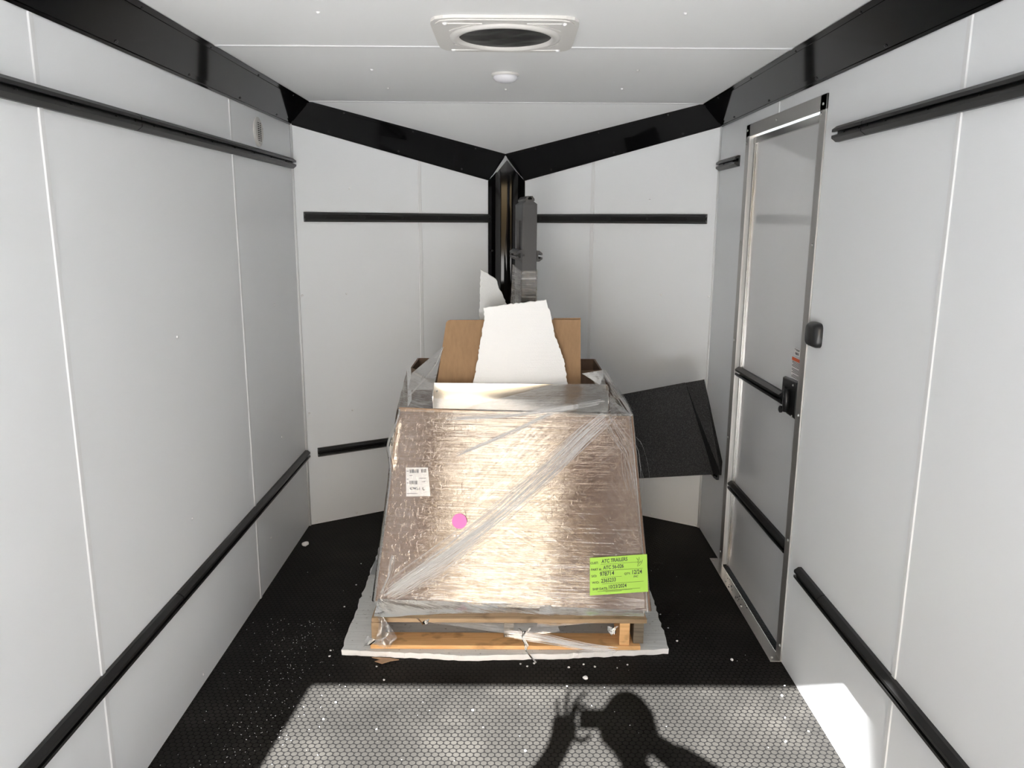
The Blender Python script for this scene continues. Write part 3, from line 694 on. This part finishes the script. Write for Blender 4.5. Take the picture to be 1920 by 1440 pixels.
tan = thing('cardboard_flap', 'bare tan cardboard sheet standing upright behind the metal tray', 'cardboard', (0, 3.3, ZT))
y0 = 3.30; zb = ZT+.006
poly = [(-.328, y0, zb), (.302, y0, zb), (.296, y0+.02, 1.172), (-.262, y0+.02, 1.167), (-.272, y0+.02, 1.164), (-.279, y0+.02, 1.156)]
MB().slab(poly, (0, .006, .0)).build('sheet', M['card_tan'], tan)
MB().slab([(.18, y0+.026, 1.10), (.297, y0+.026, 1.10), (.297, y0+.032, 1.178), (.18, y0+.032, 1.176)], (0, .005, 0)).build('folded_strip', M['card_tan'], tan)
adopt(tan)

def foam_piece(name, label, outline, yfun, th, rs, m=M['foam_cut']):
    pts = []
    for i in range(len(outline)):
        (x0, z0_), (x1, z1_) = outline[i], outline[(i+1) % len(outline)]; d = math.hypot(x1-x0, z1_-z0_); k = max(1, int(d/.009))
        for j in range(k):
            a = j/k; jx = rs.uniform(-.0028, .0028) if j else 0; jz = rs.uniform(-.0028, .0028) if j else 0
            pts.append((x0+(x1-x0)*a+jx, z0_+(z1_-z0_)*a+jz))
    b = MB().slab([(x, yfun(z), z) for x, z in pts], (0, th, 0))
    o = b.build(name, m); return tag(o, label, 'foam board')
foam_piece('foam_board', 'bright white torn foam board leaning on the tan cardboard flap',
           [(-.170, ZT+.007), (.2505, ZT+.007), (.225, 1.0), (.182, 1.12), (.168, 1.19), (.145, 1.262), (.05, 1.246), (-.03, 1.240), (-.07, 1.232), (-.117, 1.226), (-.112, 1.19), (-.128, 1.10), (-.143, 1.0)],
           lambda z: 3.245+.055*(z-.86), .022, random.Random(21))
foam_piece('foam_offcut', 'curved white foam offcut, greyed for shade, standing between the foam board and the nose post',
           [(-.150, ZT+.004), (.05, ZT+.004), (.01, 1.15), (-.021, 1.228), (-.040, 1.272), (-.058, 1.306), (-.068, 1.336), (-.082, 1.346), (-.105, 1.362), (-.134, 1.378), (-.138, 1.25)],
           lambda z: 3.395, .02, random.Random(22), M['foam_shaded'])

# upright dark grey post with short rail pieces on its faces
up = thing('grey_upright', 'dark grey square upright with short rail pieces, standing behind the foam board', 'post', (.08, 3.5, ZT))
Y0 = 3.47; fl = Vector((.0455, Y0, 0)); frt = Vector((.1095, Y0+.004, 0)); dpt = Vector((-.030, .20, 0))
zb2 = .803
def col(z0, z1, a=0, b_=1, d0=0, d1=1):
    A = fl.lerp(frt, a); B = fl.lerp(frt, b_); c = [A+dpt*d0, B+dpt*d0, B+dpt*d1, A+dpt*d1]
    return [p+Vector((0, 0, z0)) for p in c]+[p+Vector((0, 0, z1)) for p in c]
ub = MB().hexa(col(zb2, 1.655, .18, 1, 0, 1)).hexa(col(zb2, 1.44, 0, .20, 0, 1)).hexa(col(1.585, 1.655, 0, .20, 0, 1)).hexa(col(1.43, 1.60, 0, .20, 0, .12)).hexa(col(1.43, 1.60, 0, .20, .78, 1))
ub.build('column', M['grey_post'], up, bevel=.001)
MB().hexa(col(1.44, 1.585, .165, .178, .12, .78)).build('slot_shade', M['slot_dark'], up)  # black plate added to paint the shade inside the channel window
tp = [fl.lerp(frt, .1)+Vector((0, 0, 1.655)), fl.lerp(frt, .9)+Vector((0, 0, 1.655))]
MB().hexa([*col(1.655, 1.655)[:4], *[p+Vector((0, 0, .016)) for p in col(1.655, 1.655, .32, .68)[:4]]]).build('cap', M['grey_post'], up)
cc = fl.lerp(frt, .5)
MB().prism([(a*.85, b*.85) for a, b in RP], cc+Vector((0, 0, 1.668)), cc+dpt+Vector((0, 0, 1.668)), (0, 0, 1), (1, .02, 0)).build('rail_piece', M['rail'], up)
MB().prism(RP, fl+dpt*-.02+Vector((0, 0, 1.435)), fl+dpt*1+Vector((0, 0, 1.435)), Vector((-1, -.19, 0)).normalized(), (0, 0, 1)).build('rail_piece', M['grey_post'], up)
MB().prism(RP, frt+dpt*-.02+Vector((0, 0, 1.432)), frt+dpt*1+Vector((0, 0, 1.432)), Vector((1, .05, 0)).normalized(), (0, 0, 1)).build('rail_piece', M['rail'], up)
# film sleeve round its lower half
v = []; f = []; uvs = []; nz = 24
for j in range(nz+1):
    z = .90+(1.368-.90)*j/nz
    ring = [fl+NN*0+Vector((-.004, -.004, 0)), frt+Vector((.004, -.004, 0)), frt+dpt+Vector((.004, .004, 0)), fl+dpt+Vector((-.012-.02*(1-j/nz), .004, 0))]
    for i, p in enumerate(ring):
        q = p+Vector((mnoise.noise(Vector((i*3, z*30, 1)))*.002, mnoise.noise(Vector((i*3, z*30, 5)))*.002, z+(.006*i if j == nz else 0))); v.append(q); uvs.append((i*.08, z))
for j in range(nz):
    for i in range(4):
        if i == 3: continue
        f.append((j*4+i, j*4+(i+1) % 4, (j+1)*4+(i+1) % 4, (j+1)*4+i))
    f.append((j*4+3, j*4, (j+1)*4, (j+1)*4+3))
obj('film_sleeve', v, f, M['film_sleeve'], up, uvs=uvs); adopt(up)

# black granular sheet between the load and the right wall
bs = thing('coated_sheet', 'black grainy sheet with a bent edge, wedged between the load and the right wall', 'sheet', (.75, 3.56, .42))
YB = 3.56
A_ = [(.452, YB, .778), (.8125, YB, .850), (.969, YB, .404), (.462, YB, .372)]
MB().slab(A_, (0, .006, .001)).build('panel', M['grain'], bs, bevel=.001)
MB().slab([(.8125, YB, .850), (.889, YB-.035, .873), (.985, YB-.075, .490), (.989, YB-.06, .420), (.969, YB, .404)], (.003, .005, 0)).build('bent_edge', M['grain'], bs)
adopt(bs)

# ------------------------------------------------------------------ stretch film
film = thing('stretch_film', 'clear wrinkled stretch film wrapped round the carton stack', 'plastic wrap', FP(.5, 0))
# front skin
v = []; f = []; uvs = []; nu, nv = 120, 90
for j in range(nv+1):
    b_ = j/nv
    for i in range(nu+1):
        a = i/nu; u = -.004+(UT+.012)*b_
        sl = s_left(u)-.012-.022*math.exp(-((u-.60)/.07)**2); sr = s_right(u)+.004
        s = sl+(sr-sl)*a
        wv = .0065+.0006*mnoise.noise(Vector((s*1.5, u*45, 0)))+.012*math.exp(-(a/.025)**2)*math.exp(-((u-.60)/.07)**2)
        edge = min(a, 1-a)
        wv -= .03*max(0, 1-edge/.012) ; v.append(FP(s, u, wv)); uvs.append((s, u))
for j in range(nv):
    for i in range(nu): k = j*(nu+1)+i; f.append((k, k+1, k+nu+2, k+nu+1))
obj('front_skin', v, f, M['film'], film, True, uvs)
def film_patch(name, c, nu=24, nv=24, amp=.006, sag=0, m='film_loose', fr_=14, seed=0):
    """a patch of film between four 3D corners (bl, br, tr, tl)"""
    c = [Vector(p) for p in c]; v = []; f = []; uvs = []; nn_ = (c[1]-c[0]).cross(c[3]-c[0]).normalized()
    W_ = (c[1]-c[0]).length; H_ = (c[3]-c[0]).length
    for j in range(nv+1):
        for i in range(nu+1):
            a, b_ = i/nu, j/nv; p = c[0].lerp(c[1], a).lerp(c[3].lerp(c[2], a), b_)
            e = min(1, 6*min(a, 1-a, b_, 1-b_)); k = mnoise.noise(p*fr_+Vector((seed, 0, 0)))+.5*mnoise.noise(p*fr_*2.7)
            p = p+nn_*(k*amp*(.4+.6*e))-nn_*sag*math.sin(math.pi*a)*math.sin(math.pi*b_); v.append(p); uvs.append((a*W_, b_*H_))
    for j in range(nv):
        for i in range(nu): k = j*(nu+1)+i; f.append((k, k+1, k+nu+2, k+nu+1))
    return obj(name, v, f, M[m], film, True, uvs)
TLc, TRc = FP(s_left(UT), UT, .006), FP(s_right(UT), UT, .006)
# right shoulder: from the sheet corner up to the tray and the tall carton
film_patch('shoulder_film', [TRc, FP(.895, UT, .008), tb[1]+Vector((.002, 0, .054)), tb[2]+Vector((.012, .01, .03))], amp=.004, sag=.01, seed=1)
film_patch('shoulder_film', [tb[2]+Vector((.02, .0, -.04)), tb[2]+Vector((-.03, -.02, .070)), Vector((.31, 3.36, .93)), Vector((.410, 3.42, .935))], amp=.004, sag=-.008, seed=2)
film_patch('side_film', [FP(s_right(0)+.002, 0, -.02), Vector((.445, 3.42, DECK)), Vector((.412, 3.42, .93)), TRc+Vector((.004, .015, 0))], amp=.004, seed=3)
# left shoulder
film_patch('shoulder_film', [TLc+Vector((-.01, .01, .01)), FP(.215, UT, .008), tb[3]+Vector((-.004, .01, .062)), Vector((-.458, 3.40, .93))], amp=.006, sag=.01, seed=4)
film_patch('side_film', [Vector((-.462, 3.42, DECK)), FP(s_left(0)-.008, 0, -.02), TLc+Vector((-.012, .012, .0)), Vector((-.464, 3.42, .93))], amp=.005, seed=5)
film_patch('shoulder_film', [Vector((-.462, 3.405, .84)), Vector((-.335, 3.29, .87)), Vector((-.290, 3.297, 1.055)), Vector((-.44, 3.405, .92))], amp=.003, seed=6)
# over the tray front
film_patch('tray_film', [FP(.25, UT-.006, .008), FP(.90, UT-.006, .008), tb[2]+Vector((-.01, -.012, .075)), tb[3]+Vector((.52, -.012, .073))], amp=.005, seed=7)
# bunched bands
def band(path, width, n, name='bunched_band', m='film_band', jit=1, off=.009, seed=0, sw=(.0006, .0024)):
    """strands of gathered film along a path; path given as 3D points"""
    rr = random.Random(seed); P = [Vector(p) for p in path]; b = MB(); L = [0]
    for i in range(1, len(P)): L.append(L[-1]+(P[i]-P[i-1]).length)
    def at(t):
        d = t*L[-1]
        for i in range(1, len(P)):
            if d <= L[i]+1e-9: return P[i-1].lerp(P[i], (d-L[i-1])/(L[i]-L[i-1]))
        return P[-1]
    for k in range(n):
        o0 = rr.gauss(0, .35)*width; o1 = rr.gauss(0, .35)*width; wd = rr.uniform(*sw); t0 = rr.uniform(0, .12); t1 = 1-rr.uniform(0, .12); ph = rr.uniform(0, 6); pv = None; vs = []
        for i in range(25):
            t = t0+(t1-t0)*i/24; p = at(t); d = (at(min(1, t+.02))-at(max(0, t-.02))).normalized(); sd = d.cross(NN).normalized()
            pin = math.sin(math.pi*min(1, max(0, t)))*.5+.5
            q = p+sd*((o0*(1-t)+o1*t)*pin*jit+.0015*math.sin(9*t+ph))+NN*(off+.002*math.sin(5*t+ph)); vs += [q-sd*wd/2, q+sd*wd/2+NN*wd*.3]
        b.add(vs, [(2*i, 2*i+1, 2*i+3, 2*i+2) for i in range(24)])
    return b.build(name, M[m], film, True)
F_ = lambda s, u: FP(s, u, 0)
band([F_(.03, .01), F_(.30, .20), F_(.50, .37), F_(.66, .52), F_(.80, .66), F_(.90, UT+.02)], .080, 70, seed=1)
band([F_(.04, .02), F_(.28, .19), F_(.46, .33)], .02, 26, seed=9)
band([F_(.30, .56), F_(.52, .66), F_(.66, UT), tb[1]+Vector((-.02, 0, .055))], .018, 24, seed=2)
band([F_(.26, .70), F_(.52, UT-.01), F_(.75, UT+.03), tb[1]+Vector((0, 0, .05))], .022, 22, seed=3)
band([F_(.05, .03), F_(.25, .13), F_(.42, .26)], .11, 34, seed=4, sw=(.0005, .0013))
band([F_(.88, UT), F_(.97, .60), F_(1.0, .42)], .07, 18, seed=5, sw=(.0005, .0013))
band([F_(.03, .02), F_(.06, .10), F_(.075, .18)], .02, 9, seed=6)
band([TRc, TRc+Vector((-.03, .10, .05)), Vector((.412, 3.2, .93)), Vector((.408, 3.4, .94))], .03, 22, seed=7, off=.004)
band([Vector((-.287, 3.29, 1.06)), Vector((-.315, 3.275, .99)), Vector((-.36, 3.22, .93)), Vector((-.42, 3.10, .875))], .006, 4, seed=8, off=.003)
# hanging lower edge and tails
v = []; f = []; uvs = []; nu = 60; nv = 8
for i in range(nu+1):
    a = i/nu; s = .02+.66*a; dz = .006+.085*a**1.3*(1-.55*max(0, a-.8)/.2)
    for j in range(nv+1):
        b_ = j/nv; top = FP(s, .01, .009); bot = Vector((top.x+.03*a, 2.635+.02*(1-a)-.01*a, top.z-.012-dz))
        p = top.lerp(bot, b_)+Vector((0, -1, 0))*(.006*mnoise.noise(Vector((s*9, b_*9, 2)))+.012*math.sin(math.pi*b_)); v.append(p); uvs.append((s, p.z+.12*s))
for i in range(nu):
    for j in range(nv): k = i*(nv+1)+j; f.append((k, k+1, k+nv+2, k+nv+1))
obj('hanging_skirt', v, f, M['film_skirt'], film, True, uvs)
band([Vector((-.02, 2.615, .105)), Vector((.12, 2.615, .085)), Vector((.28, 2.615, .052)), Vector((.40, 2.62, .035))], .03, 44, seed=12, off=.003)
film_patch('skirt_film', [Vector((.10, 2.63, .118)), Vector((.50, 2.66, .135)), FP(1.03, .004, .009), FP(.64, .004, .009)], 24, 8, amp=.004, seed=14)
def tail(pts, wid, seed=0, m='film_loose'):
    rr = random.Random(seed); P = [Vector(p) for p in pts]; vs = []; fs_ = []; uvs = []; n = len(P)
    for i, (p, w_) in enumerate(zip(P, wid)):
        for j in range(7):
            a = j/6-.5; vs.append(p+Vector((a*w_, -.012*math.cos(a*7+i)*min(1, w_*20)+rr.uniform(-.003, .003), rr.uniform(-.004, .004)))); uvs.append((a*w_, p.z))
    for i in range(n-1):
        for j in range(6): k = i*7+j; fs_.append((k, k+1, k+8, k+7))
    return obj('film_tail', vs, fs_, M[m], film, True, uvs)
tail([(-.475, 2.630, .158), (-.462, 2.625, .135), (-.455, 2.622, .11), (-.450, 2.620, .085), (-.462, 2.616, .066), (-.448, 2.612, .045)], (.02, .035, .055, .078, .07, .02), 1)
tail([(-.49, 2.628, .072), (-.51, 2.62, .058), (-.53, 2.612, .052)], (.07, .05, .012), 2, 'film_band')
tail([(.055, 2.62, .115), (.048, 2.61, .085), (.062, 2.605, .062), (.058, 2.600, .04), (.075, 2.592, .025), (.098, 2.580, .004)], (.05, .010, .016, .005, .004, .003), 3, 'film_band')
tail([(.38, 2.62, .13), (.372, 2.615, .112), (.378, 2.612, .10)], (.04, .025, .012), 4, 'film_band')
tail([(-.32, 2.63, .145), (-.312, 2.625, .132)], (.05, .02), 5, 'film_band')
adopt(film)

# ------------------------------------------------------------------ litter on the floor
def crumb(p, r, seed):
    rr = random.Random(seed); bm = bmesh.new(); bmesh.ops.create_icosphere(bm, subdivisions=2, radius=r)
    for vv in bm.verts:
        k = 1+.35*mnoise.noise(vv.co/r*1.3+Vector((seed, 0, 0))); vv.co = Vector((vv.co.x*k, vv.co.y*k*.8, vv.co.z*k*.6))
    z = min(vv.co.z for vv in bm.verts); me = bpy.data.meshes.new('foam_crumb'); bm.to_mesh(me); bm.free(); me.materials.append(M['foam'])
    o = bpy.data.objects.new('foam_crumb', me); COL.objects.link(o); o.location = (p[0], p[1], -z+.0005); o.rotation_euler.z = rr.uniform(0, 6); return o
tag(crumb((-1.015, 3.625), .018, 1), 'largest white foam crumb, by the left nose wall corner', 'foam crumb')
tag(crumb((.268, 2.485), .010, 2), 'white foam crumb at the edge of the sunlight near the photographer shadow', 'foam crumb')
tag(crumb((.82, 2.61), .007, 3), 'single white foam crumb on the dark floor near the threshold plate', 'foam crumb')
rs = random.Random(5)
spots = [(-.02+x, y) for x, y in ((.06, 2.575), (.085, 2.56), (.11, 2.58), (.235, 2.555), (.29, 2.575), (.33, 2.56), (.41, 2.555), (.45, 2.575))]
spots += [(-.665, 2.62), (-.67, 2.66), (.645, 2.74), (.63, 2.84), (-.48, 2.555), (.62, 2.95), (-.69, 3.0), (-.68, 3.2), (-.70, 3.42)]
for k, p in enumerate(spots):
    tag(crumb(p, rs.uniform(.003, .005), 20+k), 'small white foam crumb on the shaded floor around the foam slab', 'foam crumb', 'crumbs round the foam slab')
for k, p in enumerate([(-.58, 2.34), (-.60, 2.25), (-.44, 2.47), (-.12, 2.30), (.20, 2.44), (.93, 2.39), (.96, 2.45), (.86, 2.15), (.90, 2.27), (-.42, 2.2), (.05, 2.1), (.95, 2.2)]):
    tag(crumb(p, rs.uniform(.003, .0048), 60+k), 'small white foam crumb on the sunlit part of the floor', 'foam crumb', 'crumbs on the sunlit floor')
b = MB()
for i in range(420):
    x = rs.gauss(-.82, .09) if i < 330 else rs.uniform(-1.0, .98); y = rs.uniform(1.9, 2.9) if i < 330 else rs.uniform(1.9, 3.4)
    if not (XL+.02 < x < XR-.05): continue
    s_ = rs.uniform(.0004, .0010); a = rs.uniform(0, 3); d = Vector((math.cos(a), math.sin(a), 0))*s_*rs.uniform(1, 2.5); e = Vector((-math.sin(a), math.cos(a), 0))*s_
    c = Vector((x, y, .0004)); b.slab([c-d-e, c+d-e, c+d+e, c-d+e], (0, 0, s_*.6))
tag(b.build('foam_dust', M['foam']), 'fine white foam dust scattered over the black floor along the left wall', 'dust', kind='stuff')
sc_ = MB().slab([(-.508, 2.615, .001), (-.44, 2.61, .001), (-.405, 2.598, .002), (-.435, 2.588, .003), (-.462, 2.566, .006), (-.492, 2.585, .003), (-.470, 2.597, .002)], (0, 0, .003)).build('cardboard_scrap', M['card_edge'])
tag(sc_, 'torn scrap of brown cardboard poking out from under the foam slab', 'cardboard')
cb_ = thing('plastic_bracket', 'small clear grey plastic bracket on the foam slab left of the load', 'bracket', (-.60, 3.27, .023))
MB().slab([(-.628, 3.25, .024), (-.585, 3.25, .024), (-.585, 3.42, .024), (-.615, 3.42, .024), (-.630, 3.40, .024)], (0, 0, .004)).build('plate', M['clear_plastic'], cb_, bevel=.002)
MB().tube([(-.606, 3.28, .030), (-.606, 3.39, .030)], .004, 8).build('rib', M['clear_plastic'], cb_, True)
adopt(cb_)

# ------------------------------------------------------------------ the photographer, standing behind the camera with phone raised
per = thing('person', 'person standing in the rear opening, arms raised, taking the photo with a phone', 'person', (.2, -.36, 0))
def skinned(name, nodes, edges, m, levels=2, root=0):
    me = bpy.data.meshes.new(name); me.from_pydata([n_[0] for n_ in nodes], edges, [])
    o = bpy.data.objects.new(name, me); COL.objects.link(o)
    sk = o.modifiers.new('skin', 'SKIN'); sk.use_smooth_shade = True
    for i, n_ in enumerate(nodes):
        r_ = n_[1]; me.skin_vertices[0].data[i].radius = r_ if isinstance(r_, tuple) else (r_, r_)
    me.skin_vertices[0].data[root].use_root = True
    ss = o.modifiers.new('sub', 'SUBSURF'); ss.levels = levels; ss.render_levels = levels
    bpy.context.view_layer.update()
    me2 = bpy.data.meshes.new_from_object(o.evaluated_get(bpy.context.evaluated_depsgraph_get())); bpy.data.objects.remove(o)
    me2.name = name; me2.materials.clear(); me2.materials.append(m)
    for p_ in me2.polygons: p_.use_smooth = True
    q = bpy.data.objects.new(name, me2); COL.objects.link(q); q.parent = per; return q
PE, SH, NK = Vector((.15, -.42, .96)), Vector((.145, -.38, 1.46)), Vector((.125, -.345, 1.57))
HD = Vector((.112, -.315, 1.715))
LS, LE, LW = Vector((-.03, -.37, 1.46)), Vector((-.22, -.20, 1.335)), Vector((-.085, -.075, 1.485))
RS, RE, RW = Vector((.33, -.37, 1.50)), Vector((.40, -.16, 1.41)), Vector((.195, -.085, 1.525))
nodes = [(PE, (.15, .11)), (PE+Vector((0, .01, .2)), (.14, .10)), (SH+Vector((0, 0, -.08)), (.16, .11)), (NK, .055), (NK+Vector((-.005, .01, .07)), .052),
         (LS, .062), (LE, .052), (LW, .034), (RS, .062), (RE, .052), (RW, .034)]
edges = [(0, 1), (1, 2), (2, 3), (3, 4), (2, 5), (5, 6), (6, 7), (2, 8), (8, 9), (9, 10)]
for sgn in (-1, 1):
    k = len(nodes); hip = PE+Vector((sgn*.10, 0, -.06)); kn = Vector((.15+sgn*.12, -.40, .51)); an = Vector((.15+sgn*.13, -.43, .10))
    nodes += [(hip, .095), (kn, .062), (an, .042), (an+Vector((0, .14, -.055)), (.045, .03))]; edges += [(0, k), (k, k+1), (k+1, k+2), (k+2, k+3)]
# palms
LP = Vector((-.064, -.062, 1.545)); RPm = Vector((.168, -.075, 1.565))
kL = len(nodes); nodes += [(LP, (.050, .026)), (LP+Vector((-.004, .002, .045)), (.052, .024))]; edges += [(7, kL), (kL, kL+1)]
kR = len(nodes); nodes += [(RPm, (.044, .024)), (RPm+Vector((-.006, .006, .03)), (.046, .022))]; edges += [(10, kR), (kR, kR+1)]
skinned('body', nodes, edges, M['skin'])
# head with nose, chin and ears
bm = bmesh.new(); bmesh.ops.create_uvsphere(bm, u_segments=28, v_segments=20, radius=1)
for vv in bm.verts:
    c = vv.co; x, y, z = c.x*.078, c.y*.098, c.z*.122
    if z < -.03: x *= 1-.35*min(1, (-.03-z)/.09); y *= 1-.12*min(1, (-.03-z)/.09)
    if abs(x) < .018 and y > .06 and -.045 < z < .01: y += .024*(1-abs(x)/.018)*(1-abs(z+.022)/.035 if abs(z+.022) < .035 else 0)
    if abs(abs(x)-.032) < .014 and y > .06 and abs(z-.008) < .012: y -= .008
    vv.co = HD+Vector((x, y, z))
me = bpy.data.meshes.new('head'); bm.to_mesh(me); bm.free(); me.materials.append(M['skin'])
for p_ in me.polygons: p_.use_smooth = True
ho = bpy.data.objects.new('head', me); COL.objects.link(ho); ho.parent = per
for sgn in (-1, 1): MB().lathe(HD+Vector((sgn*.076, -.005, -.01)), (sgn, -.3, 0), [(.016, 0), (.026, .006), (.028, .012), (.018, .014)], 14).build('ear', M['skin'], ho, True)
MB().slab([HD+Vector((-.024, .083, -.066)), HD+Vector((.024, .083, -.066)), HD+Vector((.02, .080, -.073)), HD+Vector((-.02, .080, -.073))], (0, .006, 0)).build('mouth', M['orange'], ho)
for sgn in (-1, 1): MB().lathe(HD+Vector((sgn*.032, .080, .010)), (0, 1, 0), [(.010, 0), (.009, .005), (.004, .008)], 12).build('eye', M['ink'], ho, True)
bm = bmesh.new(); bmesh.ops.create_uvsphere(bm, u_segments=24, v_segments=16, radius=1)
for vv in list(bm.verts):
    c = vv.co
    vv.co = HD+Vector((c.x*.090, c.y*.104-.008, max(c.z, -.25 if c.y < .1 else .35)*.131+.004))
me = bpy.data.meshes.new('hair'); bm.to_mesh(me); bm.free(); me.materials.append(M['hair'])
ha = bpy.data.objects.new('hair', me); COL.objects.link(ha); ha.parent = per
# shirt and jeans a little larger than the body
skinned('shirt', [(PE+Vector((0, 0, -.10)), (.20, .155)), (PE+Vector((0, 0, .04)), (.18, .14)), (PE+Vector((0, .01, .22)), (.155, .115)), (SH+Vector((0, 0, -.07)), (.175, .122)), (NK+Vector((0, 0, -.03)), .066), (LS, .074), (LE, .062), (LE.lerp(LW, .8), .048), (RS, .074), (RE, .062), (RE.lerp(RW, .8), .048)],
        [(0, 1), (1, 2), (2, 3), (3, 4), (3, 5), (5, 6), (6, 7), (3, 8), (8, 9), (9, 10)], M['shirt'])
jn = [(PE+Vector((0, 0, .0)), (.165, .122)), (PE+Vector((0, 0, .12)), (.165, .122))]; je = [(0, 1)]
for sgn in (-1, 1):
    k = len(jn); jn += [(PE+Vector((sgn*.10, 0, -.06)), .106), (Vector((.15+sgn*.12, -.40, .51)), .078), (Vector((.15+sgn*.13, -.43, .13)), .066)]; je += [(0, k), (k, k+1), (k+1, k+2)]
skinned('jeans', jn, je, M['jeans'])
# fingers: left hand pinches the phone, other fingers raised and spread; right hand curls round the far end
def finger(pts, r=.0085): return skinned('finger', [(Vector(p), r*(1-.12*i)) for i, p in enumerate(pts)], [(i, i+1) for i in range(len(pts)-1)], M['skin'], 1)
finger([(-.040, -.060, 1.565), (-.034, -.056, 1.605), (-.014, -.048, 1.625), (.006, -.044, 1.610)], .0095)
finger([(-.050, -.062, 1.575), (-.040, -.056, 1.625), (-.018, -.050, 1.655), (.006, -.046, 1.668)], .0095)
finger([(-.064, -.064, 1.575), (-.066, -.058, 1.625), (-.062, -.052, 1.660), (-.055, -.050, 1.684)], .0095)
finger([(-.080, -.066, 1.560), (-.092, -.060, 1.60), (-.096, -.056, 1.630), (-.094, -.054, 1.650)], .0085)
finger([(-.046, -.062, 1.525), (-.020, -.055, 1.500), (.006, -.048, 1.500), (.020, -.044, 1.518)], .0105)
for k in range(4): finger([(.160-.001*k, -.070+.004*k, 1.585-.012*k), (.152, -.045, 1.592-.014*k), (.140, -.034, 1.590-.014*k), (.128, -.034, 1.588-.014*k)])
finger([(.165, -.075, 1.56), (.152, -.068, 1.548), (.138, -.056, 1.546), (.128, -.050, 1.55)], .0095)
adopt(per)
ph = thing('phone', 'dark smartphone held sideways in the raised hands of the person', 'phone', (.06, -.035, 1.56))
MB().box((-.020, -.046, 1.530), (.130, -.037, 1.602)).build('case', M['black_plastic'], ph, bevel=.003)
MB().box((-.014, -.037, 1.564), (.022, -.034, 1.598)).build('camera_bump', M['black_plastic'], ph, bevel=.002)
MB().box((-.015, -.047, 1.534), (.125, -.0459, 1.598)).build('screen', M['slot_dark'], ph)
adopt(ph)
